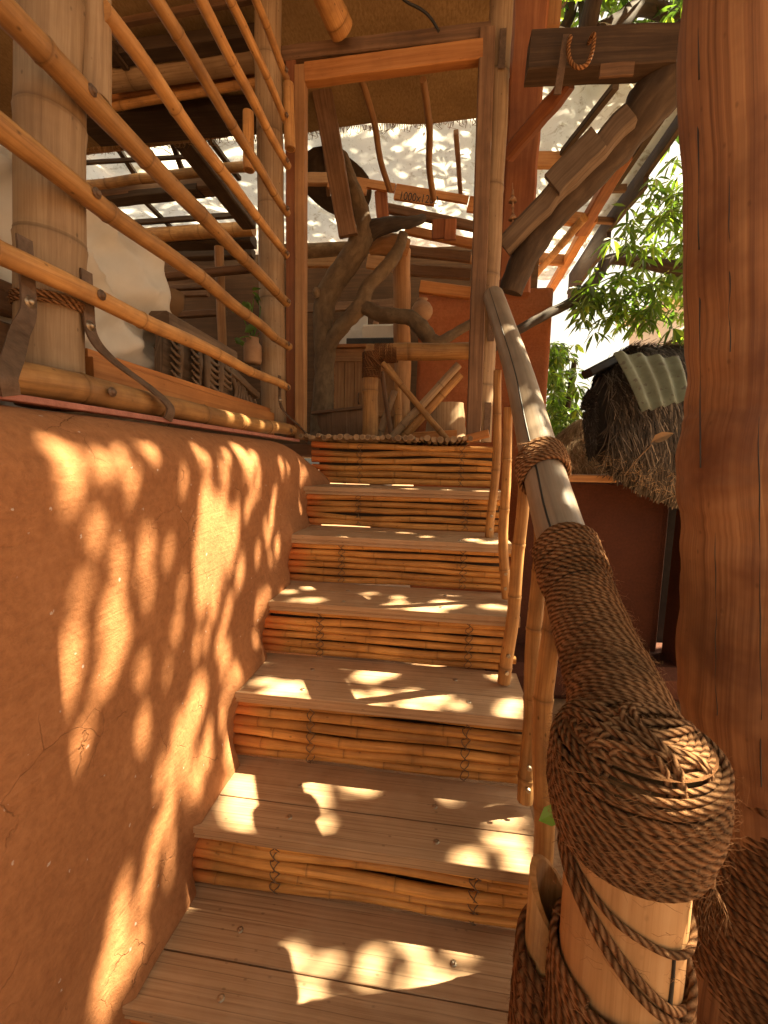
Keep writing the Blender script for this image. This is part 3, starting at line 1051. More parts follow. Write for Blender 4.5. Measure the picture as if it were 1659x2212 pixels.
def bracket(y0, lean, flip=1):
    """S-shaped flat iron: down the post, out over the lower rail, down to the edge strip."""
    o = strap([(-.785, y0, .40), (-.785, y0, .33), (-.783, y0+.005*lean, .265), (-.765, y0+.04*lean, .22), (-.715, y0+.10*lean, .165), (-.690, y0+.135*lean, .125), (-.694, y0+.130*lean, .092)])
    b = o.build('iron_bracket', 'iron', vr)
    for z in (.35, .285):
        m_ = MB()
        m_.lathe((0, 0, 0), [(0, .007), (.0055, .006), (.007, .003), (.007, 0), (.0115, 0), (.0115, -.002)], 10)
        c = V((-.781, y0, z))
        m_.v = [(c.x+v[2], c.y+v[0], c.z+v[1]) for v in m_.v]
        m_.build('bolt', 'screw', b)


bracket(.885, 1)
bracket(.745, -1)
bracket(2.02, 1)

p1 = thing('bamboo_post', (-.858, .85, FZ), 'thick weathered bamboo post nearest the camera at the left', 'bamboo post', 'bamboo posts of the veranda')
mb = MB()
a, b = at((110, 880), X=-.855), at((112, -60), X=-.835)
mb.bamboo(a, b+(b-a)*.6, .064, .058, .30, 22, 0, False, 4, .004)
mb.build('culm', 'bamboo_grey', p1)
mb = MB(); coil(mb, [a+(b-a)*.23, a+(b-a)*.255], lambda t: .063, .004, 24, .03, 5., .007); fuzz(mb, [a+(b-a)*.22, a+(b-a)*.26], lambda t: .067, 120, .02, .0009, 31)
mb.build('fibre_band', 'rope', p1)
p2 = thing('bamboo_post', (-.86, 2.12, FZ), 'bamboo post beside the left door jamb at the end of the rails', 'bamboo post', 'bamboo posts of the veranda')
mb = MB()
a, b = at((592, 925), Y=2.14), at((578, 0), Y=2.14)
mb.bamboo(a, b+(b-a)*.3, .064, .061, .36, 20, 0, False, 14, .004)
mb.build('culm', 'bamboo_grey', p2)


def tube_between(pa, pb, X=None, Y=None, r_=.03, seed=1, mat='bamboo', hollow=True, name='bamboo_tube', label='', cat='bamboo tube', group=None, gap=.5):
    a, b = at(pa, X=X, Y=Y), at(pb, X=X, Y=Y)
    return one(name, mat, label, cat, lambda m_: m_.bamboo(a, b, r_, r_*1.04, gap, 16, 0, hollow, seed), group)


tube_between((207, -60), (206, 217), X=-.772, r_=.0285, seed=3, mat='bamboo_grey', label='short hollow bamboo tube hanging by the near post, open end down', group='hollow bamboo tubes')
tube_between((624, 183), (627, 322), Y=2.03, r_=.0235, seed=5, label='short bamboo tube against the jamb in front of the rail ends', group='hollow bamboo tubes')
tube_between((537, 243), (536, 368), Y=2.02, r_=.0245, seed=6, label='short bamboo tube left of the far bamboo post', group='hollow bamboo tubes')

# plank sill
sill = thing('plank_sill', (-.86, 1.5, FZ), 'stacked reddish planks forming a low sill under the carving', 'planks')
for nm, (tl_, bl_, tr_, br_), X, th in (('plank', ((190, 752), (190, 775), (592, 886), (592, 899)), -.855, .05),
                                        ('plank', ((204, 770), (204, 873), (597, 900), (590, 940)), -.835, .045)):
    a0, a1 = at(tl_, X=X), at(bl_, X=X); b0, b1 = at(tr_, X=X), at(br_, X=X)
    mb = MB()
    c0, c1 = (a0+a1)/2, (b0+b1)/2
    c1.y = min(c1.y, 2.07)
    mb.beam((X-th/2, c0.y, c0.z), (X-th/2, c1.y, c1.z), th, (a0-a1).length*.98, (0, 0, 1), 10, .0012, .06, None, (b0-b1).length*1.2)
    mb.build(nm, 'orange_wood', sill)
one('edge_strip', 'red_paint', 'flaking reddish strip along the top of the mud wall', 'trim',
    lambda m_: m_.beam((-.712, -.3, .090), (-.712, 2.06, .093), .03, .012, (0, 0, 1), 20, .002, .1))
one('timber_block', 'brown_wood', 'grey squared timber end behind the near bamboo post', 'timber',
    lambda m_: m_.beam((-.97, .2, .34), (-.97, .93, .335), .05, .07, (0, 0, 1), 6, .002))
one('timber_block', 'brown_wood', 'lower worn board under the squared timber at the left edge', 'timber',
    lambda m_: m_.beam((-.93, .2, .235), (-.93, .82, .23), .05, .08, (0, 0, 1), 6, .002))

# cream cloth draped over a long seat back
def build_cloth(mb):
    rows = []; nu, nv = 110, 56
    for i in range(nu+1):
        y = .15+(1.52-.15)*i/nu
        r_ = []
        end = max(0., (y-1.36)/.16)
        for j in range(nv+1):
            t = j/nv
            if t < .6: x, z = -1.0, .08+.60*t/.6
            elif t < .75:
                a = (t-.6)/.15*math.pi/2; x, z = -1.0-.09*(1-math.cos(a)), .68+.06*math.sin(a)
            else: x, z = -1.09-.5*(t-.75)/.25, .74
            f = .04*nz(y*3.2+z*2.5, z*3.5-y, 2.)+.13*(.25-abs(nz(y*3+z*5.5, z*2.0-y*1.5, 5.)))+.06*(.2-abs(nz(y*7-z*8, z*4, 9.)))+.004*nz(y*22, z*13)
            x += f+.03*math.sin(5*y+7*z)*.35
            z += .02*nz(y*4, 8.)*(t > .6)+.015*math.sin(y*2.3)
            if z > .45: x += .035*max(0, 1-abs(y-1.45)/.14)          # rolled arm at the far end
            if end:
                x -= .10*end**3; z -= .06*end**2*(t > .45)
            r_.append(V((x, y+.03*math.sin(z*7)*end-.05*end*(z < .4), z)))
        rows.append(r_)
    rows.append([V((p.x-.18, p.y+.01, p.z-.03)) for p in rows[-1]])
    mb.grid(rows)


one('cloth_cover', 'cloth', 'cream cloth draped over a seat back behind the near bamboo post', 'cloth', build_cloth)

# carved dark panel resting on the sill
def build_carving(mb):
    X = -.905
    a, b = at(zD(960, 490), X=X), at(zD(1190, 610), X=X)
    mb.beam(a+V((0, -.14, .005)), b, .07, .055, (0, 0, 1), 8, .002, .15)
    mb.beam(V((X-.02, a.y-.12, .35)), V((X-.02, 2.0, .27)), .03, .18, (0, 0, 1), 8, .003, .1, None, .12)
    # curved ribs like a fish bone, in two bundles
    for y0, n, sgn in ((a.y-.06, 7, -1), (a.y+.055, 7, -1), (a.y+.10, 7, 1), (a.y+.20, 6, 1)):
        for k in range(n):
            z = .425-.024*k
            pts = []
            for i in range(9):
                t = i/8
                pts.append(V((X+.018+.020*math.sin(t*2.6), y0+sgn*(.012+.058*t), z-.030*math.sin(t*2.4)+.018*t*t)))
            mb.tube(pts, [.0085*(1-.55*(i/8)) for i in range(9)], 6)
        mb.tube([V((X+.012, y0, .44)), V((X+.018, y0+.005*sgn, .34)), V((X+.012, y0+.01*sgn, .25))], [.012, .016, .011], 8)
    for k in range(7):
        y0 = a.y+.30+.036*k
        pts = [V((X+.015+.01*math.sin(t*3), y0+.02*math.sin(t*4+k), .345-.016*k*.7-.013*t*10)) for t in [i/9 for i in range(10)]]
        mb.tube(pts, [.011-.005*i/9 for i in range(10)], 6)
    mb.beam(V((X+.02, a.y+.22, .375)), V((X+.02, 1.98, .30)), .03, .03, (0, 0, 1), 6, .003)


one('carved_panel', 'carved', 'dark carved wooden panel with curved ribs standing on the planks', 'carving', build_carving)

# plant in a jar
pl = thing('potted_plant', tuple(at((546, 785), X=-.93)), 'small leafy plant in a glass jar in front of the far bamboo post', 'plant')
pb = at((546, 785), X=-.93)
part('jar', 'clay', pl, lambda m_: m_.lathe(pb, [(.0, 0), (.04, 0), (.043, .01), (.043, .085), (.030, .10), (.030, .118), (.034, .12), (.026, .122), (.024, .09), (0, .085)], 18))
def plant_stems(m_):
    for k, tip in enumerate(((548, 645), (535, 655), (562, 660), (515, 665), (571, 720), (507, 735), (590, 735), (553, 700))):
        e = at(tip, X=-.93+.02*((k % 3)-1)); s0 = pb+V((0, 0, .11))
        m_.tube(smooth_path([tuple(s0), tuple(s0.lerp(e, .5)+V((.01*((k % 3)-1), .01, .02))), tuple(e)], 5), [.0022]*10+[.0012], 5)
part('stem', 'bright_leaf', pl, plant_stems)
def plant_leaves(m_):
    rr = random.Random(5)
    for k, tip in enumerate(((548, 645), (535, 655), (562, 660), (515, 665), (571, 720), (507, 735), (590, 735), (553, 700), (540, 690), (558, 640), (546, 630), (528, 715))):
        e = at(tip, X=-.93+.02*((k % 3)-1))
        for q in range(2):
            m_.leaf(e+V((0, rr.uniform(-.01, .01), rr.uniform(-.012, .012))), (rr.uniform(.1, .6), rr.uniform(-1, 1), rr.uniform(-.7, .5)), (.8, -.5, .6), rr.uniform(.05, .075), .042, rr.uniform(.1, .5), .08, .25)
part('foliage', 'leaf', pl, plant_leaves)

# ================================================================ DOOR FRAME
df = thing('door_frame', (-.30, 2.2, FZ), 'unpainted timber door frame at the head of the stairs', 'door frame')
DY = 2.16
a, b = at((650, 950), Y=DY), at((651, 150), Y=DY)
mb = MB(); mb.beam(a, b, .05, .055, (0, 1, 0), 14, .001, .06); mb.build('jamb', 'tan_wood', df)
a, b = at((631, 950), Y=DY+.015), at((631, 135), Y=DY+.015)
mb = MB(); mb.beam(a, b, .05, .045, (0, 1, 0), 14, .001, .06); mb.build('jamb', 'red_timber', df, 'redder plank jamb against the bamboo post')
a, b = at((1022, 955), Y=DY), at((1052, 70), Y=DY)
mb = MB(); mb.beam(a, b, .068, .055, (0, 1, 0), 14, .001, .06); mb.build('jamb', 'brown_wood', df)
a, b = at((661, 163), Y=DY-.004), at((1042, 113), Y=DY-.004)
mb = MB(); mb.beam(a, b, .05, .082, (0, 0, 1), 12, .0015, .08); mb.build('lintel', 'orange_wood', df)
a, b = at((610, 128), Y=DY+.02), at((1058, 77), Y=DY+.02)
mb = MB(); mb.beam(a, b, .07, .065, (0, 0, 1), 12, .0015, .08); mb.build('lintel', 'brown_wood', df, 'darker upper beam over the lintel')
a, b = at((1008, 948), Y=2.08), at((1056, 936), Y=2.06)
mb = MB(); mb.beam(a, b, .05, .035, (0, 0, 1), 4, .001, .06); mb.build('foot_block', 'orange_wood', df)

dp = thing('bamboo_post', (.17, 2.24, FZ), 'bamboo post right of the door, meeting the top of the handrail', 'bamboo post', 'bamboo posts of the veranda')
a, b = at((1037, 955), Y=2.24), at((1080, 60), Y=2.24)
mb = MB(); mb.bamboo(a, b+(b-a)*.25, .056, .054, .45, 20, 0, False, 33, .003); mb.build('culm', 'bamboo_grey', dp)
def plate(m_, c, w, h, t=.004):
    m_.beam(V(c)-V((0, 0, h/2)), V(c)+V((0, 0, h/2)), w, t, (0, 1, 0), 2, 0, .1)
for pc in ((1085, 105), (1062, 700), (1053, 905)):
    c = at(pc, Y=2.175)
    part('steel_plate', 'iron', dp, lambda m_: plate(m_, c, .03, .16))

# ================================================================ ROOM BEHIND THE DOOR
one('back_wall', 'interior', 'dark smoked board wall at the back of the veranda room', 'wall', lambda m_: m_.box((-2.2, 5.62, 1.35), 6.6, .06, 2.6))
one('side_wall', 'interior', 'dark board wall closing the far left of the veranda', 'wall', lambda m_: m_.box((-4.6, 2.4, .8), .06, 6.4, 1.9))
for k, y in enumerate((590, 680, 620, 560)):
    pass

# trunk with forked limbs growing through the floor
tt = thing('indoor_tree', (-.95, 3.0, FZ), 'gnarled bare tree trunk with crooked limbs inside the room', 'tree')
TYY = 3.0
def E3(x, y, r_, dy=0.): p = at(zE(x, y), Y=TYY+dy); return (p.x, p.y, p.z, r_*.29514*SC*(TYY+dy)/F_PX*1.12)
mb = MB()
limb(mb, [E3(300, 1640, 95), E3(310, 1450, 80), E3(320, 1150, 66), E3(330, 900, 66), E3(318, 640, 66), E3(360, 480, 70), E3(470, 300, 72), E3(570, 150, 74), E3(600, 20, 70), E3(560, -160, 62), E3(500, -330, 55), E3(440, -520, 45)], 18, .16, 3.)
trunk = mb.build('trunk', 'bark', tt)
mb = MB(); limb(mb, [E3(350, 900, 45, -.02), E3(400, 800, 48, -.05), E3(490, 690, 48, -.08), E3(590, 580, 50, -.08), E3(640, 450, 42, -.06), E3(720, 360, 40, -.03), E3(810, 260, 42, 0), E3(870, 160, 36, .05), E3(900, 60, 30, .1)], 14, .16, 8.)
mb.build('limb', 'bark', tt)
mb = MB(); limb(mb, [E3(500, 640, 30, -.07), E3(570, 590, 40, -.08), E3(650, 605, 42, -.09), E3(740, 642, 44, -.1), E3(860, 655, 44, -.12), E3(960, 672, 46, -.14), E3(1040, 745, 50, -.15), E3(1110, 828, 44, -.15), E3(1180, 835, 32, -.15), E3(1270, 785, 30, -.12), E3(1380, 720, 28, -.1), E3(1500, 640, 25, -.1)], 14, .15, 13.)
mb.build('limb', 'bark', tt)
mb = MB(); limb(mb, [E3(600, 60, 60), E3(720, 10, 50, .03), E3(850, -20, 40, .1), E3(980, -40, 30, .2), E3(1050, -60, 22, .3)], 12, .18, 21.)
mb.build('limb', 'dark_bark', tt)
mb = MB(); limb(mb, [E3(280, 520, 20, -.05), E3(268, 480, 26, -.06), E3(285, 455, 16, -.07)], 10, .2, 25.)
mb.build('knot', 'bark', tt)

# leaning plank brace next to the trunk
one('leaning_plank', 'brown_wood', 'broad plank brace slanting from the lintel to the indoor tree', 'plank',
    lambda m_: m_.beam(at((693, 180), Y=2.75), at((752, 510), Y=2.9), .12, .06, (0, 1, 0), 12, .003))
# rubber collar where the tree leaves the roof
def build_collar(m_):
    c = at((728, 398), Z=2.70)
    n = 28; rows = []
    for q in (1.0, .8, .3):
        rows.append([c+V((q*.34*math.cos(a)*(1+.12*nz(a, 2)), q*.52*math.sin(a)*(1+.1*nz(a, 7)), -.02-.05*(1-q))) for a in [2*math.pi*i/n for i in range(n+1)]])
    m_.grid(rows)
one('roof_collar', 'dark_bark', 'dark ragged collar closing the roof round the tree', 'collar', build_collar)

# straight pole and log rails
tube_between((869, 1003), (868, 540), Y=3.25, r_=.062, seed=41, mat='tan_wood', hollow=False, name='wooden_pole', label='upright peeled pole behind the crooked limb', cat='pole', gap=9)
one('log_beam', 'bark', 'horizontal peeled log left of the tree under the roof sheet', 'log',
    lambda m_: limb(m_, [tuple(at((600, 545), Y=3.9))+(.062,), tuple(at((700, 540), Y=3.9))+(.058,), tuple(at((790, 533), Y=3.9))+(.05,)], 12, .1, 3.))
one('curved_bracket', 'tan_wood', 'curved wooden bracket topping the peeled pole', 'bracket',
    lambda m_: limb(m_, [tuple(at(zE(650, 180), Y=3.2))+(.03,), tuple(at(zE(740, 135), Y=3.2))+(.07,), tuple(at(zE(850, 140), Y=3.2))+(.075,), tuple(at(zE(940, 165), Y=3.22))+(.06,)], 10, .05, 6.))

# bamboo guard rail with roped elbow
gr = thing('guard_rail', (-.45, 2.55, FZ), 'bamboo guard rail with a roped elbow just inside the door', 'guard rail')
GYY = 2.5
def G(x, y, Y=GYY): return at(zE(x, y), Y=Y)
mb = MB(); mb.bamboo(G(640, 925), G(1420, 910), .048*1.05, .046, .42, 16, 0, False, 3); mb.build('top_rail', 'bamboo', gr)
mb = MB(); mb.bamboo(G(655, 1600), G(672, 905), .047, .048, .36, 16, 0, False, 8); mb.build('post', 'bamboo', gr)
mb = MB()
wp = [G(700, 925), G(780, 925), G(860, 926)]; coil(mb, wp, lambda t: .048, .004, 22, .04, 3., .0075)
wp = [G(668, 1110), G(670, 1020), G(672, 925)]; coil(mb, wp, lambda t: .049, .004, 22, .04, 13., .0075)
for k in range(9):
    a_ = G(640+6*k, 925+7*k, GYY-.055); b_ = G(700+9*k, 985+7*k, GYY-.06)
    mb.tube([a_, a_.lerp(b_, .5)+V((0, -.01, 0)), b_], .004, 6, unorm=True)
mb.build('rope_binding', 'rope_dark', gr)
for k, (a_, b_, r_, mt) in enumerate((((750, 1000), (1245, 1585), .017, 'bamboo'), ((1310, 1010), (800, 1565), .022, 'bamboo_grey'), ((1320, 1080), (860, 1590), .026, 'bamboo'),
                                      ((745, 1065), (820, 1560), .014, 'brown_wood'), ((835, 1200), (715, 1570), .020, 'bamboo_grey'), ((862, 1150), (862, 1590), .022, 'bamboo'), ((780, 1010), (860, 1120), .016, 'bamboo'))):
    mb = MB(); mb.bamboo(G(*a_, GYY-.05+.035*k), G(*b_, GYY-.05+.035*k), r_, r_*1.05, .3, 12, 0, True, 80+k)
    mb.build('brace', mt, gr)

# cabinet, router and boards
cb = thing('wooden_cabinet', (-.60, 4.0, FZ), 'plain wooden cabinet with two doors behind the guard rail', 'cabinet')
CY = 3.95
c0, c1 = at(zE(392, 890), Y=CY), at(zE(880, 870), Y=CY)
part('body', 'tan_wood', cb, lambda m_: m_.beam(V((c0.x, CY+.2, (FZ+c0.z)/2)), V((c1.x, CY+.2, (FZ+c0.z)/2)), .38, c0.z-FZ, (0, 0, 1), 4, 0, .02))
part('top', 'orange_wood', cb, lambda m_: m_.beam(V((c0.x-.03, CY+.19, c0.z+.015)), V((c1.x+.03, CY+.19, c0.z+.015)), .44, .03, (0, 0, 1), 4, 0, .1))
xm = (c0.x+c1.x)/2
for xa, xb in ((c0.x+.02, xm-.01), (xm+.01, c1.x-.02)):
    def dr(m_):
        zt_, zb_ = c0.z-.07, FZ+.32
        w = (xb-xa)
        for i in range(3):
            m_.beam(V((xa+w*(i+.5)/3, CY-.012, zb_)), V((xa+w*(i+.5)/3, CY-.012, zt_)), w/3-.004, .018, (0, 1, 0), 2, 0, .1)
        for z in (zb_+.03, zt_-.03): m_.beam(V((xa, CY-.026, z)), V((xb, CY-.026, z)), .016, .055, (0, 0, 1), 2, 0, .1)
    d_ = part('door', 'tan_wood', cb, dr)
    hx = xb-.05 if xa < xm-.05 else xa+.05
    part('handle', 'iron', d_, lambda m_: m_.tube([(hx, CY-.03, .52), (hx, CY-.055, .54), (hx, CY-.055, .60), (hx, CY-.03, .62)], .006, 6))
rt = thing('wifi_router', tuple(at(zE(725, 830), Y=CY+.1)), 'white box router with two antennas on the cabinet', 'router')
rc = at(zE(727, 797), Y=CY+.1)
part('case', 'white_plastic', rt, lambda m_: m_.box(rc, .32*.95, .06, .19, 0, .015))
for s_, tip in ((-1, (600, 745)), (1, (868, 740))):
    part('antenna', 'white_plastic', rt, lambda m_: m_.tube([rc+V((s_*.14, 0, -.05)), at(zE(*tip), Y=CY+.1)], [.009, .006], 8))
one('modem', 'black', 'flat black box under the white router', 'modem', lambda m_: m_.box(at(zE(722, 845), Y=CY+.1)+V((0, 0, -.01)), .58, .16, .06, 0, .01))
one('paper_carton', 'carton', 'white printed carton on the cabinet left of the router', 'carton', lambda m_: m_.box(at(zE(550, 840), Y=CY+.14), .33, .05, .20, 0, .004))
one('paper_carton', 'carton', 'narrower white card standing above the printed carton', 'carton', lambda m_: m_.box(at(zE(578, 758), Y=CY+.16), .16, .03, .28, 0, .004))
one('small_bottle', 'clay', 'little reddish bottle behind the router', 'bottle', lambda m_: m_.lathe(at(zE(700, 780), Y=CY+.25), [(0, 0), (.03, 0), (.03, .1), (.015, .13), (.015, .17), (0, .17)], 12))
one('clay_pot', 'clay', 'round unglazed clay pot hung in front of the red wall', 'pot',
    lambda m_: m_.lathe(at(zE(1037, 694), Y=3.1), [(q_*.56, z_*.56) for q_, z_ in ((0, 0), (.05, .0), (.105, .04), (.135, .10), (.13, .16), (.095, .215), (.06, .235), (.055, .25), (.07, .268), (.062, .27), (.045, .25), (0, .2))], 26))
def trough(m_):
    a_, b_ = at(zE(255, 1365), Y=2.85), at(zE(608, 1322), Y=2.85)
    rows = []
    for rr_ in (1., .8):
        for i in range(15):
            t = i/14; c = a_.lerp(b_, t); s_ = (.35+.65*math.sin(math.pi*(.12+.76*t)))*rr_
            rows.append([c+V((0, .17*s_*math.cos(q)+.16, -.31*s_*math.sin(q))) for q in [math.pi*j/12 for j in range(13)]])
    m_.grid(rows[:15]); m_.grid([r_[::-1] for r_ in rows[15:]])
    m_.beam(a_+V((-.02, 0, 0)), b_+V((.02, 0, 0)), .04, .02, (0, 0, 1), 4)
one('wood_trough', 'brown_wood', 'dark carved wooden trough on the floor by the tree foot', 'trough', trough)
one('tree_stump', 'bamboo_grey', 'pale sawn stump on the floor behind the crossed braces', 'stump',
    lambda m_: limb(m_, [tuple(at(zE(1215, 1560), Y=3.1))+(.15,), tuple(at(zE(1212, 1450), Y=3.1))+(.14,), tuple(at(zE(1212, 1300), Y=3.1))+(.13,)], 20, .05, 2.))
one('stacked_boards', 'orange_wood', 'low stack of reddish boards on the floor behind the braces', 'boards',
    lambda m_: [m_.beam(at(zE(950, 1530+22*k), Y=2.95), at(zE(1290, 1510+22*k), Y=2.95), .2, .03, (0, 0, 1), 3) for k in range(3)])

# red mud wall block behind
def build_red_wall(m_):
    Y = 3.5; X0, X1 = at((904, 700), Y=Y).x, at((1187, 800), Y=Y).x
    zt_ = at((950, 628), Y=Y).z
    rows = []
    for i in range(13):
        z = GZ+(zt_-GZ)*i/12
        r_ = []
        for k in range(41):
            t = k/40
            if t < .1: x, y = X0, Y+.5-.5*t/.1
            elif t < .8: x, y = X0+(X1-X0-.05)*(t-.1)/.7, Y
            elif t < .9: a_ = (t-.8)/.1*math.pi/2; x, y = X1-.05+.05*math.sin(a_), Y+.05*(1-math.cos(a_))
            else: x, y = X1, Y+.05+.5*(t-.9)/.1
            r_.append(V((x+.012*nz(z*3, k*.2), y+.012*nz(z*2, k*.13, 5), z)))
        rows.append(r_)
    rows.append([V((p.x*.98, Y+.55, p.z)) for p in rows[-1]])
    m_.grid([r_ for r_ in rows])
one('red_mud_wall', 'red_mud', 'orange red mud wall block behind the door and handrail', 'wall', build_red_wall)

# pallet boards under the roof seen through the door
pal = thing('pallet_frame', tuple(at((870, 470), Y=3.6)), 'slanting pallet boards with a stencilled size under the roof sheet', 'pallet')
def Bp(x, y, Y=3.6): return at(zB(x, y), Y=Y)
def pallet_board(m_, notch=True):
    # thin board with notches cut from its lower edge
    a_, b_ = Bp(430, 1250), Bp(1445, 1420)
    segs = [(0, .27, .11), (.27, .46, .06), (.46, .735, .11), (.735, .95, .055), (.95, 1., .11)]
    for t0, t1, h in segs:
        m_.beam(a_.lerp(b_, t0+.001)-V((0, 0, h/2-.055)), a_.lerp(b_, t1-.001)-V((0, 0, h/2-.055)), .03, h, (0, 0, 1), 3, 0, .05)
board = part('board', 'orange_wood', pal, pallet_board)
txt = bpy.data.curves.new('stencil', 'FONT')
txt.body = '1000x1200'; txt.size = .085; txt.extrude = .0006
to = bpy.data.objects.new('stencil', txt)
dg = bpy.context.evaluated_depsgraph_get()
me = bpy.data.meshes.new_from_object(to)
me.materials.clear(); me.materials.append(M['black'])
st = bpy.data.objects.new('stencilled_size', me); COL.objects.link(st); st.parent = board
bpy.data.objects.remove(to)
ta, tb = Bp(912, 1358, 3.583), Bp(1180, 1394, 3.583)
ex = (tb-ta).normalized(); ez = V((0, 0, 1)); ey = (ez-ex*ez.dot(ex)).normalized()
mt_ = Matrix((ex, ey, ex.cross(ey))).transposed().to_4x4(); mt_.translation = ta-V((0, 0, .02))-pal.location
w = max(v.co.x for v in me.vertices)
st.matrix_local = mt_ @ Matrix.Diagonal(((tb-ta).length/w, 1, 1, 1))
for k, (a_, b_, h, mt) in enumerate((((260, 1240), (440, 1240), .085, 'tan_wood'), ((830, 1440), (1440, 1570), .07, 'brown_wood'), ((960, 1590), (1440, 1690), .07, 'orange_wood'), ((800, 1690), (1440, 1800), .06, 'tan_wood'))):
    mb = MB(); mb.beam(Bp(*a_, 3.62+.15*k), Bp(*b_, 3.62+.15*k), .05, h, (0, 0, 1), 6, .002); mb.build('slat', mt, pal)
for k, (a_, b_) in enumerate((((790, 1330), (810, 1570)), ((1185, 1520), (1185, 1650)), ((1270, 1520), (1265, 1660)))):
    mb = MB(); mb.beam(Bp(*a_, 3.66), Bp(*b_, 3.7), .10, .08, (0, 1, 0), 4, .002); mb.build('block', 'red_timber', pal)

def hung(name, mat, pa, pb, Y0, Y1, r_, label, group='thin poles hung from the ceiling'):
    a_, b_ = at(pa, Y=Y0), at(pb, Y=Y1)
    one(name, mat, label, 'pole', lambda m_: limb(m_, [tuple(a_)+(r_*.9,), tuple(a_.lerp(b_, .33)+V((.012, 0, 0)))+(r_,), tuple(a_.lerp(b_, .66)-V((.012, 0, 0)))+(r_,), tuple(b_)+(r_*1.1,)], 10, .06, pa[0]), group)
hung('hanging_pole', 'tan_wood', (779, 165), (842, 410), 2.6, 3.5, .021, 'thin crooked pole hanging left, right above the stencilled board')
hung('hanging_pole', 'tan_wood', (914, 172), (937, 430), 2.6, 3.5, .022, 'thin straight pole hanging nearer the right jamb')

for k, (a_, b_, Y, h, mt, lab) in enumerate((
        (zE(185, 258), zE(450, 258), 4.2, .10, 'tan_wood', 'tan board with a slot left of the tree'),
        (zE(640, 255), zE(880, 290), 4.2, .12, 'tan_wood', 'tan board right of the tree fork'),
        (zE(940, 320), zE(1395, 350), 4.0, .09, 'brown_wood', 'brown board just above the clay pot'),
        (zE(940, 180), zE(1395, 225), 3.9, .08, 'brown_wood', 'brown purlin right of the upright pole'),
        (zE(1025, 440), zE(1395, 490), 3.45, .085, 'orange_wood', 'sunlit board lying on the red mud wall'),
        (zE(180, 600), zE(880, 560), 5.3, .10, 'brown_wood', 'dim rail across the back wall'))):
    one('roof_board' if k != 5 else 'wall_rail', mt, lab, 'board', lambda m_: m_.beam(at(a_, Y=Y), at(b_, Y=Y), .05, h, (0, 0, 1), 8, .002), 'boards under the roof')

# ================================================================ CEILING, ROOF SHEET, PURLINS
CZ = 2.2
CEY = at((860, 268), Z=CZ).y
def build_ceiling(m_):
    def slab(x0, x1, y0, y1, z, nx, ny):
        rows = [[V((x0+(x1-x0)*i/nx, y0+(y1-y0)*j/ny, z+.018*nz(i*.5, j*.5, z)+.012*math.sin(i*.9))) for j in range(ny+1)] for i in range(nx+1)]
        m_.grid(rows, lambda i, j: ((x1-x0)*i/nx, (y1-y0)*j/ny))
        m_.grid([[p+V((0, 0, .03)) for p in r_] for r_ in rows][::-1], lambda i, j: ((x1-x0)*i/nx, (y1-y0)*j/ny))
    slab(-4.6, -.74, -1.0, 1.95, CZ, 30, 20)
    slab(-4.6, .27, 1.95, CEY, CZ, 36, 10)
one('mat_ceiling', 'mat_ceiling', 'sagging tan mat ceiling over the veranda and doorway', 'ceiling', build_ceiling)
def build_fringe(m_):
    rr = random.Random(9)
    x = -4.5
    while x < .25:
        l = rr.uniform(.01, .05)
        m_.blade([(x, CEY, CZ+.01), (x+rr.gauss(0, .01), CEY+.01+rr.gauss(0, .01), CZ-l*.6), (x+rr.gauss(0, .02), CEY+.01, CZ-l)], .006, (0, 1, .1), rr.random())
        x += rr.uniform(.004, .02)
one('ceiling_fringe', 'straw', 'ragged straw fringe along the far edge of the mat ceiling', 'fringe', build_fringe)

def build_sheet(m_):
    def slab(x0, x1, y0, y1, nx, ny, dz=0., sk=0.):
        rows = [[V((x0+(x1-x0)*i/nx, y0+sk*i/nx+(y1-y0-sk*i/nx)*j/ny, 2.75+dz+.018*math.sin((x0+(x1-x0)*i/nx)*16)+.03*nz(i*.12, j*.12, 2.))) for j in range(ny+1)] for i in range(nx+1)]
        m_.grid(rows)
    slab(.24, 1.74, 3.02, 6.9, 60, 20, 0., .27)
    slab(-4.8, .24, 2.95, 6.3, 150, 20, .01)
one('roof_sheet', 'sheet', 'dirty white translucent roof sheet speckled with sun and fallen leaves', 'roof', build_sheet)
def litter(m_):
    rr = random.Random(17)
    for _ in range(420):
        x, y = rr.uniform(-4.5, 1.85), rr.uniform(2.75, 6.)
        a_ = rr.uniform(0, 6.28)
        m_.leaf((x, y, 2.815+rr.random()*.01), (math.cos(a_), math.sin(a_), 0), (0, 0, 1), rr.uniform(.06, .15), rr.uniform(.02, .035), rr.random(), .1)
struct(one('leaf_litter', 'thatch', 'dry fallen leaves lying on the roof sheet', 'leaves', litter), 'stuff')

def zbeam(name, mat, pa, pb, Z, w, h, lab, cat='beam', group=None, round_=False, Z2=None):
    a_, b_ = at(pa, Z=Z), at(pb, Z=Z2 or Z)
    if round_: one(name, mat, lab, cat, lambda m_: m_.bamboo(a_, b_, w, w*.95, .35, 12, .01, False, int(pa[0]*7+pa[1])), group)
    else: one(name, mat, lab, cat, lambda m_: m_.beam(a_, b_, w, h, (0, 0, 1), None, .003), group)
gl = 'roof battens over the veranda'
zbeam('roof_batten', 'dark_wood', zM(0, 290), zM(960, 235), 2.62, .03, .03, 'thin dark batten crossing the brightest roof pane at left', 'batten', gl)
zbeam('roof_batten', 'bamboo', zM(-100, 500), zM(1440, 310), 2.55, .042, 0, 'pale bamboo purlin below the upper pair of panes', 'batten', gl, True)
zbeam('roof_batten', 'bamboo', zM(-100, 170), zM(1200, 10), 2.30, .05, 0, 'bamboo purlin along the top edge of the bright roof panes', 'batten', gl, True)
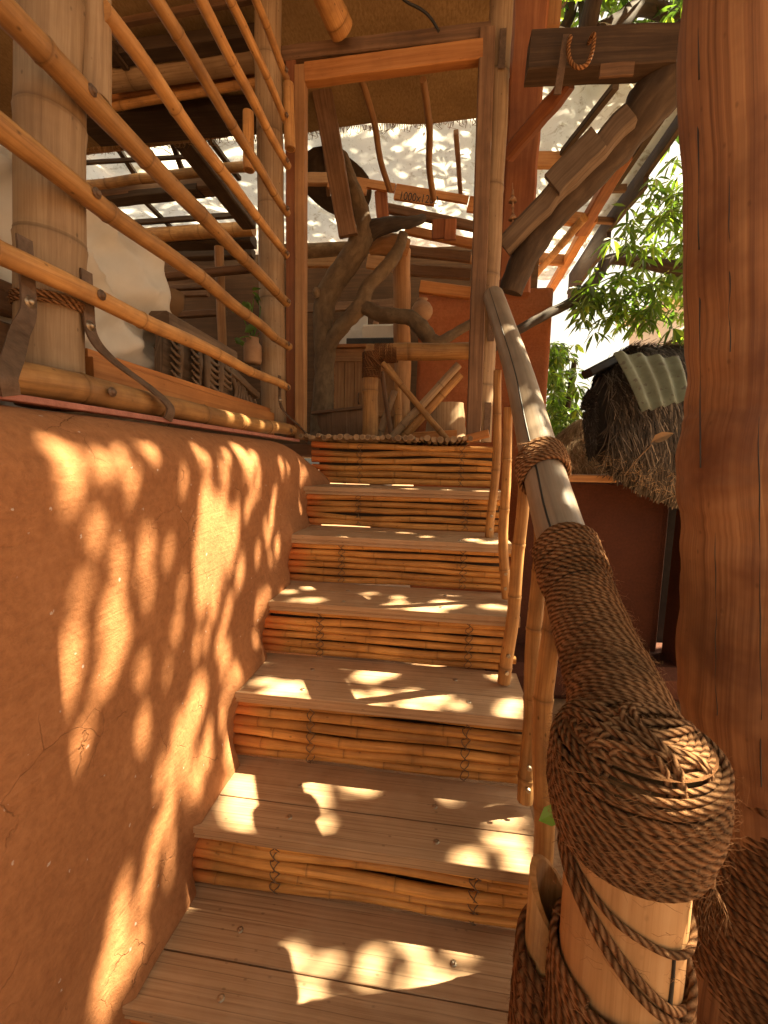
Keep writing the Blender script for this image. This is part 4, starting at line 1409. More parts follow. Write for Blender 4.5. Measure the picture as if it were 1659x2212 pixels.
zbeam('roof_batten', 'brown_wood', zM(120, 570), zM(1250, 465), 2.55, .16, .12, 'heavy brown purlin in the middle of the left roof', 'batten', gl)
zbeam('roof_batten', 'dark_wood', zM(260, 600), zM(1000, 520), 2.5, .14, .06, 'dark board below the heavy purlin', 'batten', gl)
zbeam('roof_batten', 'dark_wood', zM(120, 810), zM(1270, 725), 2.62, .05, .05, 'thin dark batten crossing the lower roof panes', 'batten', gl)
zbeam('roof_batten', 'bamboo', zM(250, 915), zM(1440, 835), 2.5, .075, 0, 'thick bamboo purlin at the far end of the panes', 'batten', gl, True)
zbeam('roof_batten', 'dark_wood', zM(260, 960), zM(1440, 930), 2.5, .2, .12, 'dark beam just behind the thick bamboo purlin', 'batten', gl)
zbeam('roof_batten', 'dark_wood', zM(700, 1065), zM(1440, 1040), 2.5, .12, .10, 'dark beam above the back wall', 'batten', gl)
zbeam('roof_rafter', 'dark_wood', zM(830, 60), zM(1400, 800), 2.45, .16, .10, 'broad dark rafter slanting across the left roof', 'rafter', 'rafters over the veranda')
for k, (a_, b_, lab) in enumerate((((290, 130), (545, 520), 'thin rafter by the left bright panes'), ((750, 70), (880, 440), 'thin rafter between the yellow and white panes'), ((1050, 60), (1320, 420), 'thin bowed rafter right of the broad rafter'),
                                   ((540, 610), (800, 870), 'thin rafter splitting the lower panes'), ((920, 960), (1010, 1070), 'short rafter at the far roof edge'), ((450, 950), (600, 1090), 'dark short rafter beside the cloth'))):
    zbeam('roof_rafter', 'dark_wood', zM(*a_), zM(*b_), 2.66, .045, .04, lab, 'rafter', 'rafters over the veranda')
gc = 'ceiling beams over the veranda'
zbeam('ceiling_beam', 'bamboo_grey', zA(580, 430), zA(1420, 310), 2.12, .06, 0, 'bamboo beam under the mat ceiling, middle of the left side', 'beam', gc, True)
zbeam('ceiling_beam', 'orange_wood', zA(540, 520), zA(1420, 410), 2.13, .06, .08, 'reddish timber beam next to the bamboo ceiling beam', 'beam', gc)
zbeam('ceiling_beam', 'bamboo', zA(580, 585), zA(1420, 440), 2.05, .022, 0, 'slim bamboo rod below the reddish ceiling beam', 'beam', gc, True)
zbeam('ceiling_beam', 'dark_wood', zA(580, 300), zA(1420, 195), 2.14, .09, .06, 'dark ceiling beam nearest the top left', 'beam', gc)
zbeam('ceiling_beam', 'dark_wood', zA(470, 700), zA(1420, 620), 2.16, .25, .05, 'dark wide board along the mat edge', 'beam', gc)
zbeam('ceiling_beam', 'brown_wood', zA(580, 140), zA(1420, -20), 2.16, .03, .03, 'brown lath across the mat at the very top left', 'beam', gc)
zbeam('ceiling_beam', 'dark_wood', zA(600, 250), zA(680, 360), 2.12, .04, .04, 'short dark cross lath under the mat', 'beam', gc)
one('bamboo_log', 'bamboo', 'thick bamboo end poking down above the lintel', 'bamboo', lambda m_: m_.bamboo(at((690, -40), Y=1.95), at((737, 62), Y=2.12), .055, .058, .6, 18, 0, True, 4))
one('ceiling_cable', 'black', 'thin dark cable looping under the ceiling above the door', 'cable',
    lambda m_: m_.tube([V(q) for q in smooth_path([tuple(at(zB(*p), Y=2.1)) for p in ((900, -40), (980, 20), (1060, 60), (1130, 120), (1190, 215))], 6)], .006, 6))
# uprights and shelves at the back left
tube_between((480, 760), (474, 535), Y=3.4, r_=.035, seed=71, mat='tan_wood', hollow=False, name='wooden_post', label='slim upright timber at the back left of the veranda', cat='post', gap=9)
for k, (a_, b_, Y, lab) in enumerate(((zM(700, 1235), zM(1420, 1165), 3.2, 'upper bamboo shelf rail at the back left'), (zD(840, 395), zD(1170, 375), 3.6, 'lower shelf board behind the cloth'), (zM(720, 1330), zM(1100, 1310), 4.4, 'dim slat low on the back left'), (zM(720, 1385), zM(1060, 1375), 4.4, 'second dim slat under the first at the back left'))):
    one('shelf_rail', 'brown_wood', lab, 'shelf', lambda m_: m_.beam(at(a_, Y=Y), at(b_, Y=Y), .06, .05, (0, 0, 1), 8, .003), 'shelf rails at the back')
one('hanging_basket', 'straw', 'dark woven basket edge beside the cloth', 'basket', lambda m_: m_.lathe(at(zD(850, 400), Y=1.75), [(0, 0), (.05, 0), (.08, .05), (.085, .1), (.07, .1), (.06, .03)], 16))

# ================================================================ RIGHT-HAND TIMBERS
BY = 2.12
one('roof_beam', 'dark_wood', 'heavy dark beam crossing the upper right behind the trunk post', 'beam',
    lambda m_: m_.beam(at((1140, 128), Y=BY), at((1640, 104), Y=BY), .10, .15, (0, 0, 1), 10, .003, .05))
one('beam_tag', 'brown_wood', 'small worn batten nailed low on the dark beam', 'batten', lambda m_: m_.beam(at(zC(690, 410), Y=BY-.095), at(zC(885, 398), Y=BY-.095), .012, .05, (0, 0, 1), 3))
one('iron_strap', 'iron', 'iron strap hanging over the left end of the dark beam', 'strap', lambda m_: m_.beam(at(zC(500, 200), Y=BY-.09), at(zC(445, 545), Y=BY-.06), .03, .008, (0, 1, 0), 5, .001))
def rope_ring(m_):
    pts = []
    for p in ((520, 215), (508, 270), (520, 350), (560, 388), (610, 375), (640, 320), (655, 240), (650, 200)):
        q = at(zC(*p), Y=BY-.10); pts.append(tuple(q))
    pts.append(tuple(V(pts[-1])+V((0, .12, .03)))); pts.insert(0, tuple(V(pts[0])+V((0, .12, .04))))
    m_.tube([V(q) for q in smooth_path(pts, 6)], .0085, 7, unorm=True)
one('rope_loop', 'rope', 'loose tan rope loop slung over the dark beam', 'rope', rope_ring)
one('curved_brace', 'dark_bark', 'dark crooked log brace rising to the upper right beam', 'brace',
    lambda m_: limb(m_, [tuple(at(p, Y=y))+(r_,) for p, y, r_ in (((1102, 632), 2.45, .062), ((1128, 565), 2.42, .07), ((1180, 485), 2.38, .07), ((1252, 405), 2.33, .072), ((1328, 322), 2.28, .08), ((1390, 240), 2.22, .095), ((1450, 160), 2.18, .11), ((1500, 90), 2.15, .11))], 16, .14, 31.))
one('squared_brace', 'grey_timber', 'weathered grey squared timber lying along the crooked brace', 'brace',
    lambda m_: m_.beam(at((1088, 535), Y=2.36), at((1360, 250), Y=2.14), .09, .10, (0, 1, 0), 14, .005, .15))
one('brace_cleat', 'grey_timber', 'flat grey board end fixed over the squared timber', 'board',
    lambda m_: m_.beam(at((1192, 400), Y=2.2), at((1292, 298), Y=2.14), .11, .04, (0, 1, 0), 6, .003))
one('diagonal_brace', 'red_timber', 'thin reddish brace from the column up to the beam', 'brace',
    lambda m_: m_.beam(at((1098, 335), Y=2.5), at((1230, 178), Y=2.22), .07, .07, (0, 1, 0), 10, .006, .2))
one('red_post', 'red_timber', 'orange red squared post behind the dark beam', 'post',
    lambda m_: m_.beam(at((1106, 640), Y=2.75), at((1146, -30), Y=2.75), .19, .12, (0, 1, 0), 14, .003))
one('tan_board', 'tan_wood', 'tan upright board beside the orange red post at the top', 'board',
    lambda m_: m_.beam(at((1186, 60), Y=2.85), at((1192, -40), Y=2.85), .12, .03, (0, 1, 0), 4))
gp = 'purlins under the sheet at the right'
for a_, b_, Z, h, mt, lab in ((zC(190, 925), zC(560, 925), 2.62, .12, 'tan_wood', 'sunlit tan purlin highest under the right roof sheet'),
                              (zC(160, 1215), zC(600, 1270), 2.6, .13, 'orange_wood', 'orange purlin in the middle under the right sheet'),
                              (zC(140, 1475), zC(480, 1500), 2.6, .13, 'orange_wood', 'lowest orange purlin near the post'),
                              (zC(860, 893), zC(912, 893), 2.66, .05, 'tan_wood', 'short tan block at the sheet edge')):
    zbeam('roof_purlin', mt, a_, b_, Z, .06, h, lab, 'purlin', gp)
zbeam('roof_rafter', 'red_timber', (1350, 335), (1255, 500), 2.58, .12, .10, 'reddish rafter under the right sheet, upper length', 'rafter', 'rafters under the right sheet')
zbeam('roof_rafter', 'bamboo', (1262, 470), (1150, 602), 2.52, .045, .0, 'pale bamboo rafter running on from the reddish one', 'rafter', 'rafters under the right sheet', True)
zbeam('roof_rafter', 'orange_wood', (1280, 470), (1180, 640), 2.60, .11, .10, 'orange rafter beside the pale bamboo one', 'rafter', 'rafters under the right sheet')
for k, (a_, b_, Zr, w_, lab) in enumerate((((1330, 185), (1215, 330), 2.64, .05, 'slim dark rafter high under the right sheet'), ((1440, 235), (1330, 400), 2.63, .06, 'slim dark rafter between the crooked brace and the eave'), ((1310, 520), (1228, 632), 2.66, .05, 'slim rafter near the lowest eave board'))):
    zbeam('roof_rafter', 'dark_wood', a_, b_, Zr, w_, .05, lab, 'rafter', 'rafters under the right sheet')
zbeam('roof_purlin', 'brown_wood', zC(650, 1095), zC(840, 1085), 2.64, .05, .06, 'short dark batten between the right rafters', 'purlin', gp)
zbeam('roof_purlin', 'brown_wood', (1190, 470), (1330, 478), 2.64, .05, .06, 'thin brown batten behind the crooked brace', 'purlin', gp)
for k, (x_, lab) in enumerate(((700, 'thin purlin left of the hanging poles under the pale sheet'), (985, 'thin purlin right of the hanging poles under the pale sheet'))):
    zbeam('roof_purlin', 'brown_wood', (x_, 285), (x_+10, 420), 2.66, .04, .04, lab, 'purlin', 'purlins under the sheet in the room')
ge = 'eave boards along the sheet edge'
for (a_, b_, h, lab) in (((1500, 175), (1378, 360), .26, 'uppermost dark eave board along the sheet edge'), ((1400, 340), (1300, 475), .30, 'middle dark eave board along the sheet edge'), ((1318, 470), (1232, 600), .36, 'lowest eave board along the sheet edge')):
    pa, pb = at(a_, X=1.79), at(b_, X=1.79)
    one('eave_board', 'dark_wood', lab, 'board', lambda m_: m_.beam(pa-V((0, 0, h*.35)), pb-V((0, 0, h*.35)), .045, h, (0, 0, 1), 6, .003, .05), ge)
# bell chain
def bells(m_):
    for k in range(7):
        c = at((1108+4*nz(k), 415+13*k), Y=2.3)
        m_.lathe(c, [(0, .012), (.004, .011), (.006 if k % 3 != 1 else .018, -.008), (.007 if k % 3 != 1 else .021, -.016), (0, -.014)], 10)
    m_.tube([at((1107, 395), Y=2.3), at((1108, 505), Y=2.3)], .002, 5)
one('clay_chime', 'clay', 'string of little clay bells hanging by the bamboo post', 'chime', bells)

# ================================================================ THATCHED HUTS
HY = 2.75
hut = thing('thatched_hut', (1.35, 3.3, GZ), 'red mud hut, wall colour darkened for the shade of its thick grey thatched eave', 'hut')
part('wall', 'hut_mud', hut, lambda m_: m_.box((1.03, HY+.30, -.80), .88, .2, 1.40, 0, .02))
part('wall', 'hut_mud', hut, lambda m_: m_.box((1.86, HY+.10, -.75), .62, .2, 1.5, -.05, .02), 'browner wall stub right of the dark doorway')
part('doorway', 'black', hut, lambda m_: m_.box((1.66, HY+.55, -.75), .6, .06, 1.5))  # black slab standing for the unlit depth of the opening
part('door_post', 'hut_mud', hut, lambda m_: m_.beam((1.50, HY+.28, GZ), (1.49, HY+.28, -.1), .06, .1, (0, 1, 0), 8, .004))
part('lintel', 'tan_wood', hut, lambda m_: m_.beam(at((1205, 1032), Y=HY), at((1325, 1034), Y=HY), .10, .045, (0, 0, 1), 5))
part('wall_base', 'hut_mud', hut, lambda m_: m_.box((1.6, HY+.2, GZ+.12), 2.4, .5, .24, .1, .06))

# rounded thatch end: ridge runs away to the right
def thatch_point(u, v, out=0.):
    """u along the ridge 0 (near-left end) .. 1 (far right), v around: 0 = ridge top, 1 = lower rim."""
    A = at((1290, 915), Y=HY-.05); B = A+V((1.6, .55, .10))
    c = A.lerp(B, u)
    round_ = min(1., max(0., u+.02)/.13)**.5
    ph = -.7+v*3.3                                # back over the top, front face, curled underside
    ry, rz = .34*(.45+.55*round_), .52*(.55+.45*round_)
    drop = .20*u
    low_ = .42+.58*min(1., max(0., u+.02)/.30)**.7
    if ph > 1.0: rz *= 1+(low_-1)*min(1., (ph-1.0)/.9)
    x = c.x-.02*(1-round_)
    y = c.y-ry*math.sin(ph)
    z = c.z-.10+rz*math.cos(ph)*(1. if ph < 1.57 else .85)-drop*max(0, math.sin(ph))
    return V((x, y+out*-math.sin(ph), z+out*math.cos(ph)))
def thatch_base(m_):
    rows = []
    for i in range(25):
        rows.append([thatch_point(-.02+1.02*i/24, j/20) for j in range(21)])
    rows.insert(0, [thatch_point(-.02, .5)+(p-thatch_point(-.02, .5))*.5+V((-.035, .05, 0)) for p in rows[0]])
    rows.insert(0, [thatch_point(-.02, .5)+V((-.04, .08, 0)) for p in rows[0]])
    m_.grid(rows)
roof = part('thatched_roof', 'thatch', hut, thatch_base)
def straws(m_, n, seed, fn, L, w):
    rr = random.Random(seed)
    for _ in range(n):
        u, v = rr.random()**1.25, rr.random()*.84
        p = fn(u, v, .0); j_ = rr.gauss(.010, .010); q = fn(u+j_, v+.05, .0); q2 = fn(u+j_*2+rr.gauss(0, .006), v+.11, 0.)
        nrm = (fn(u, v, .05)-p).normalized()
        h = rr.uniform(.0, .02)
        d1, d2 = (q-p), (q2-p)
        l = L*rr.uniform(.5, 1.4)
        d1 = d1.normalized()*l*.5; d2 = d2.normalized()*l
        jit = V((rr.gauss(0, .007), rr.gauss(0, .007), rr.gauss(0, .007)))
        m_.blade([p+nrm*h*.3, p+d1+nrm*(h+.006), p+d2+nrm*(h+rr.uniform(0, .012))+jit], w*rr.uniform(.6, 1.4), nrm, min(1, max(0, rr.gauss(.45, .28))))
part('straw', 'thatch', roof, lambda m_: straws(m_, 11000, 3, thatch_point, .15, .0075))
def butt_straw(m_):
    rr = random.Random(41); c_ = thatch_point(-.02, .5)+V((-.04, .08, 0))
    for _ in range(2600):
        e_ = thatch_point(-.02, rr.random()); k_ = rr.random()**.5
        p = c_.lerp(e_, k_)+V((-.012, -.005, 0))
        o_ = (e_-c_).normalized()
        m_.blade([p, p+V((-.012, -.02, 0))+o_*.012, p+V((-.018, -.04, -.02))+o_*.03+V((rr.gauss(0, .008), rr.gauss(0, .008), rr.gauss(0, .008)))], .006, (-.6, -.8, 0), min(1, max(0, rr.gauss(.35, .22))))
    for _ in range(2600):
        u = rr.random(); v = rr.uniform(.76, .97); p = thatch_point(u, v); q = thatch_point(u+.005, v+.03)
        n_ = (thatch_point(u, v, .05)-p).normalized()
        m_.blade([p+n_*.004, q+n_*.010, q+(q-p)*.5+n_*rr.uniform(0, .02)], .0065, n_, min(1, max(0, rr.gauss(.4, .25))))
part('straw_ends', 'thatch', roof, butt_straw)
def rim_straw(m_):
    rr = random.Random(23)
    for _ in range(900):
        u = rr.random(); p = thatch_point(u, rr.uniform(.78, .9))
        m_.blade([p, p+V((rr.gauss(0, .02), rr.gauss(0, .02)-.01, -.04)), p+V((rr.gauss(0, .02), rr.gauss(0, .02)-.01, -.03-rr.random()*.03))], .003, (0, 1, 0), rr.uniform(.5, 1.))
part('straw_fringe', 'straw', roof, rim_straw)
# corrugated sheet lying over the ridge end
def corr(m_):
    Y = HY-.46
    A, Bq, Cq, Dq = at(zF(735, 620), Y=HY-.30), at(zF(1095, 650), Y=HY-.22), at(zF(1145, 892), Y=HY-.44), at(zF(893, 958), Y=HY-.52)
    nu, nv = 44, 10
    nrm = ((Bq-A).cross(Dq-A)).normalized()
    if nrm.y > 0: nrm = -nrm
    for o, fl in ((0, False), (-.006, True)):
        rows = []
        for i in range(nu+1):
            u = i/nu
            rows.append([(A.lerp(Bq, u)).lerp(Dq.lerp(Cq, u), j/nv)+nrm*(.0105*math.sin(u*2*math.pi*3.5-.6)+.012*math.sin(j/nv*3)+.06+o) for j in range(nv+1)])
        m_.grid(rows[::-1] if fl else rows)
one('corrugated_sheet', 'corrugated', 'mossy corrugated cement sheet laid on the thatch', 'roofing sheet', corr)
one('roofing_scrap', 'black', 'dark folded scrap at the upper left of the corrugated sheet', 'scrap', lambda m_: m_.beam(at(zF(615, 695), Y=HY-.12), at(zF(800, 600), Y=HY-.1), .12, .05, (0, 0, 1), 4, .006, .2))
def flat_grey(m_):
    P = [at(zF(*p), Y=y) for p, y in (((935, 622), HY-.15), ((1240, 545), HY+.25), ((1260, 605), HY-.05), ((1042, 682), HY-.26))]
    rows = [[P[0].lerp(P[1], i/6).lerp(P[3].lerp(P[2], i/6), j/4)+V((0, 0, .02*nz(i*.5, j*.5))) for j in range(5)] for i in range(7)]
    m_.grid(rows); m_.grid([[p-V((0, 0, .012)) for p in r_] for r_ in rows][::-1])
one('metal_flap', 'sheet_metal', 'flat grey metal flap overlapping the corrugated sheet', 'metal sheet', flat_grey)
one('dry_leaf', 'straw', 'curled tan leaf lying on the dark thatch', 'leaf', lambda m_: [m_.leaf(at(zF(985, 1090), Y=HY-.52), at(zF(1080, 1045), Y=HY-.55)-at(zF(985, 1090), Y=HY-.52), (0, -1, .5), .10, .05, .7, .3, .2)])
one('dry_twig', 'straw', 'long pale twig stuck in the thatch below the dry leaf', 'twig', lambda m_: m_.tube([at(zF(985, 1105), Y=HY-.52), at(zF(900, 1190), Y=HY-.55), at(zF(838, 1272), Y=HY-.58)], [.003, .003, .0015], 5))

# second slope of brown straw behind, and the low conical one
def slope_fn(P):
    def fn(u, v, out=0.):
        p = P[0].lerp(P[1], u).lerp(P[3].lerp(P[2], u), v)
        n_ = (P[1]-P[0]).cross(P[3]-P[0]).normalized()
        if n_.z < 0: n_ = -n_
        return p+n_*out
    return fn
back = thing('thatched_roof', tuple(at((1450, 760), Y=4.2)), 'brown straw roof slope rising behind the grey thatch', 'thatched roof', 'far thatched roofs')
fn1 = slope_fn([at((1378, 790), Y=3.9), at((1560, 640), Y=4.6), at((1640, 900), Y=3.4), at((1400, 900), Y=3.4)])
part('straw_bed', 'straw', back, lambda m_: m_.grid([[fn1(i/8, j/8, -.02) for j in range(9)] for i in range(9)]))
part('straw', 'straw', back, lambda m_: straws(m_, 3500, 8, fn1, .16, .008))
low = thing('thatched_roof', tuple(at((1240, 1010), Y=4.4)), 'small conical straw roof low behind the handrail', 'thatched roof', 'far thatched roofs')
lc = at((1262, 905), Y=4.4)
def cone_fn(u, v, out=0.):
    a = math.pi*(1.0+1.0*u); r_ = .04+.62*v
    return lc+V((r_*math.cos(a), r_*math.sin(a), -.56*v))+V((math.cos(a), math.sin(a), .9)).normalized()*out
part('straw_bed', 'straw', low, lambda m_: m_.grid([[cone_fn(i/20, j/8, -.02) for j in range(9)] for i in range(21)]))
part('straw', 'straw', low, lambda m_: straws(m_, 4000, 9, cone_fn, .14, .007))
part('wall', 'red_mud', low, lambda m_: m_.lathe((lc.x, lc.y, GZ), [(.52, 0), (.52, lc.z-.55-GZ)], 24))
far = thing('distant_house', tuple(V((at((1420, 745), Y=14).x, 14, GZ))), 'pale concrete house far off between the leaves and thatch', 'house')
fc = at((1425, 740), Y=14)
part('wall', 'carton', far, lambda m_: m_.box((fc.x+.6, 14, (fc.z+.7+GZ)/2), 2.2, 1.6, fc.z+.7-GZ, .3))
part('roof', 'carton', far, lambda m_: m_.box((fc.x+.6, 14, fc.z+.78), 2.8, 2.2, .16, .3))

# ================================================================ TREES
def leaves_cloud(m_, n, fn, L, W, seed, hang=.7):
    rr = random.Random(seed)
    for _ in range(n):
        p = fn(rr)
        a_ = rr.uniform(0, 6.283)
        d = V((math.cos(a_), math.sin(a_), -hang*rr.uniform(.2, 1.8)))
        m_.leaf(p, d, (rr.gauss(0, .5), rr.gauss(0, .5), 1), L*rr.uniform(.6, 1.25), W*rr.uniform(.7, 1.2), min(1, max(0, rr.gauss(.45, .27))), .18, .18)


def whorl(m_, p, rr, L, W, n=7):
    """Mango leaves sit in drooping rosettes at the twig ends."""
    d0 = rr.uniform(0, 6.28)
    for k in range(n):
        a_ = d0+6.283*k/n+rr.gauss(0, .2)
        d = V((math.cos(a_), math.sin(a_), rr.uniform(-1.3, .1)))
        m_.leaf(p+d*.01, d, (rr.gauss(0, .3), rr.gauss(0, .3), 1), L*rr.uniform(.6, 1.2), W*rr.uniform(.75, 1.2), min(1, max(0, rr.gauss(.45, .28))), .16, .2)


mango = thing('mango_tree', (3.3, 4.6, GZ), 'mango tree with hanging pointed leaves behind the thatch at the right', 'tree', 'trees around the stairs')
mb = MB()
limb(mb, [(3.4, 5.0, GZ, .20), (3.3, 4.9, -.2, .17), (3.1, 4.7, 1.0, .14), (2.8, 4.4, 2.2, .11), (2.4, 4.0, 3.3, .08), (1.9, 3.6, 4.3, .05)], 12, .1, 2.)
limb(mb, [(3.1, 4.7, 1.0, .09), (2.6, 4.2, 1.5, .07)]+[tuple(at(p, Y=y))+(r_,) for p, y, r_ in (((1345, 560), 3.9, .045), ((1290, 600), 3.6, .04), ((1240, 648), 3.4, .035), ((1180, 680), 3.2, .032), ((1112, 718), 3.0, .03), ((1060, 760), 2.9, .02))], 10, .12, 7.)
limb(mb, [(2.8, 4.4, 2.2, .07), (2.3, 3.9, 2.9, .05)]+[tuple(at(p, Y=y))+(r_,) for p, y, r_ in (((1420, 20), 3.5, .05), ((1330, 55), 3.3, .06), ((1270, 75), 3.15, .06), ((1300, -60), 3.2, .05))], 10, .12, 9.)
limb(mb, [tuple(at(p, Y=y))+(r_,) for p, y, r_ in (((1268, 80), 3.15, .05), ((1262, 20), 3.3, .035), ((1250, -60), 3.4, .03))], 8, .12, 9.)
limb(mb, [tuple(at(p, Y=y))+(r_,) for p, y, r_ in (((1205, 85), 3.3, .03), ((1232, 30), 3.3, .035), ((1245, -60), 3.3, .035))], 8, .12, 19.)
mb.build('trunk', 'dark_bark', mango)
mb = MB()
rr = random.Random(31)
# rosettes seen against the sky
for _ in range(190):
    px, py = rr.uniform(1270, 1520), rr.uniform(380, 735)
    if px < 1270+(735-py)*.06+max(0, 560-py)*.55: continue
    if py > 640 and px < 1420 and rr.random() < .25: continue
    whorl(mb, at((px, py), Y=rr.uniform(3.15, 4.8)), rr, rr.uniform(.10, .17), rr.uniform(.024, .036), rr.choice((5, 6, 8)))
for _ in range(60):
    whorl(mb, at((rr.uniform(1250, 1420), rr.uniform(610, 690)), Y=rr.uniform(3.1, 3.6)), rr, rr.uniform(.10, .16), .03, 6)
for _ in range(240):
    px, py = rr.uniform(1190, 1530), rr.uniform(-110, 105)
    if px < 1400 and rr.random() < .42: continue
    whorl(mb, at((px, py), Y=rr.uniform(3.2, 5.2)), rr, rr.uniform(.11, .18), .034, 6)
for _ in range(110):
    whorl(mb, at((rr.uniform(1330, 1700), rr.uniform(60, 690)), Y=rr.uniform(4.2, 6.5)), rr, .2, .045, 7)
mb.build('crown', 'leaf', mango)

bush = thing('garden_shrub', (1.6, 5.6, GZ), 'sunlit green shrub between the red wall and the thatch', 'shrub', 'trees around the stairs')
mb = MB(); limb(mb, [(1.6, 5.7, GZ, .06), (1.55, 5.7, .0, .05), (1.6, 5.6, 1.3, .03)], 8, .1, 3.); limb(mb, [(1.55, 5.7, -.3, .04), (1.75, 5.5, .4, .02)], 8, .1, 3.)
mb.build('trunk', 'dark_bark', bush)
mb = MB()
for _ in range(260):
    px, py = rr.uniform(1183, 1250), rr.uniform(735, 990)
    if 1215 < px and py < 880 and rr.random() < .8: continue
    whorl(mb, at((px, py), Y=rr.uniform(5.0, 6.2)), rr, .17, .05, 6)
mb.build('crown', 'leaf', bush)
for k, (x, y, h, sx, lab) in enumerate(((6.5, 9.0, 3.6, 1.8, 'broad green tree far behind the thatched hut'), (3.6, 11.0, 2.4, 1.6, 'low hazy tree by the distant house'), (1.5, 10., 1.6, 1.3, 'far tree seen past the red wall'))):
    t_ = thing('garden_tree', (x, y, GZ), lab, 'tree', 'trees around the stairs')
    mb = MB(); limb(mb, [(x, y, GZ, .16), (x+.05, y, GZ+h*.5, .12), (x-.1, y+.1, GZ+h, .06)], 8, .1, k)
    mb.build('trunk', 'dark_bark', t_)
    mb = MB()
    cl = [(V((x+rr.gauss(0, sx*.4), y+rr.gauss(0, sx*.4), GZ+h*rr.uniform(.55, 1.1))), rr.uniform(.35, .6)*sx*.6) for _ in range(9)]
    def cf(q):
        c, s_ = q.choice(cl); return c+V((q.gauss(0, s_*.5), q.gauss(0, s_*.5), q.gauss(0, s_*.4)))
    leaves_cloud(mb, 2600, cf, .24, .09, 40+k)
    mb.build('crown', 'leaf', t_)

# ---- the tree whose crown shades the stairs: sun gaps decide where the dapples fall
E1 = S.cross(V((0, 0, 1))).normalized(); E2 = S.cross(E1).normalized()
def uv(p): return (p.dot(E1), p.dot(E2))
gaps = []
def gap(p, r_, k_=.6): gaps.append(uv(p)+(((r_ if r_ >= .022 else max(.0035, r_*.66-.0005)) if k_ == 1 else max(.006, r_*k_-.004)),))
WALLX = -.6
for x, y, r_ in ((390, 130, .014), (375, 300, .014), (330, 20, .008), (550, 160, .012), (650, 110, .010), (685, 270, .010), (490, 545, .014), (602, 680, .010), (752, 640, .016), (760, 860, .011), (872, 665, .010), (815, 90, .016),
                 (425, 850, .006), (580, 960, .018), (640, 1090, .010), (565, 1040, .010), (365, 1120, .016), (375, 1290, .014), (570, 1240, .013), (743, 1245, .010), (870, 1280, .005), (947, 290, .009), (942, 850, .006), (928, 1030, .010),
                 (747, 1560, .008), (430, 1620, .010), (1080, 470, .03), (1110, 560, .04), (1090, 680, .038), (1060, 800, .028), (1050, 880, .02), (1140, 500, .04), (1060, 600, .035), (1060, 700, .035), (1120, 740, .03), (1180, 560, .026), (1220, 470, .016), (1220, 580, .02), (1190, 680, .02), (1120, 900, .018), (1060, 360, .01), (1190, 950, .014), (1240, 780, .010), (1265, 720, .008),
                 (1160, 1090, .016), (1180, 1190, .02), (1205, 1300, .016), (1020, 1150, .010), (1085, 1090, .008), (1060, 1360, .02), (1030, 1450, .026), (980, 1540, .026), (930, 1620, .02), (1160, 1500, .012), (1080, 1600, .014),
                 (1060, 80, .012), (1090, 150, .010), (1170, 220, .012), (1210, 110, .012), (1290, 90, .022), (1310, 180, .022), (1345, 120, .016), (1350, 240, .016), (1330, 340, .010), (1290, 420, .010), (1430, 360, .012), (1420, 450, .02), (1400, 550, .012),
                 (1470, 180, .014), (1500, 200, .010), (1560, 180, .02), (1575, 240, .014), (1535, 330, .012), (1550, 430, .014), (1500, 450, .014), (1440, 620, .012), (1380, 520, .010), (1400, 680, .010), (1340, 650, .010), (1340, 930, .010), (1320, 1100, .010)):
    gap(at(zG(x, y), X=WALLX), r_, 1)
for x, y, r_ in ((742, 80, .008), (830, 290, .010), (885, 270, .012), (960, 230, .016), (1000, 320, .02), (1060, 210, .016), (880, 460, .016), (800, 620, .014), (850, 540, .010), (880, 640, .008), (765, 860, .014), (880, 780, .008), (970, 930, .012), (640, 860, .008),
                 (650, 1030, .02), (600, 1220, .024), (700, 1180, .010), (585, 1450, .012), (80, 1470, .008)):
    gap(at(zH(x, y), X=WALLX), r_, 1)
for k, zf, lst in ((2, zI, ((690, 1190, .05), (760, 1180, .04), (600, 1290, .03), (640, 1310, .03), (900, 1280, .03), (1030, 1300, .03), (870, 1330, .03), (1370, 1320, .03), (1340, 1370, .03), (300, 1250, .05), (230, 1280, .04), (180, 1220, .03), (850, 1140, .015), (960, 1360, .02), (1120, 1330, .015))),
                   (3, zI, ((400, 770, .025), (300, 790, .02), (420, 830, .025), (340, 830, .02), (830, 840, .022), (800, 860, .02), (820, 815, .015), (1040, 840, .03), (1100, 850, .02), (950, 880, .03), (1260, 860, .03), (1320, 865, .02), (680, 800, .015))),
                   (4, zI, ((560, 515, .02), (730, 510, .025), (850, 510, .02), (960, 525, .015), (1180, 540, .03), (1260, 555, .03), (490, 505, .02))),
                   (5, zI, ((950, 285, .03), (1050, 290, .03), (1150, 290, .03), (600, 275, .02), (700, 270, .02))),
                   (1, zJ, ((80, 300, .05), (60, 220, .03), (60, 440, .05), (120, 480, .03), (110, 340, .05), (410, 360, .04), (440, 395, .03), (380, 310, .03), (480, 240, .02), (690, 260, .015), (670, 340, .015), (460, 498, .026), (1300, 460, .03), (1350, 470, .03), (1390, 590, .03), (1320, 580, .03), (1160, 670, .03), (1400, 690, .03))),
                   (0, zJ, ((310, 1140, .034), (490, 1170, .026), (390, 1275, .022), (380, 1400, .045), (330, 1390, .03), (215, 1300, .018), (670, 1235, .018), (870, 1300, .018), (1000, 1235, .018), (1150, 1270, .024), (1240, 1310, .014), (930, 1165, .018), (700, 1130, .016), (560, 1400, .02)))):
    for x, y, r_ in lst: gap(at(zf(x, y), Z=TZ[k]), r_, .45 if k == 0 else .62)
for x, y, r_ in ((1480, 960, .025), (850, 950, .02), (960, 950, .02)): gap(at(zI(x, y), Y=TY[3]+.03), r_)
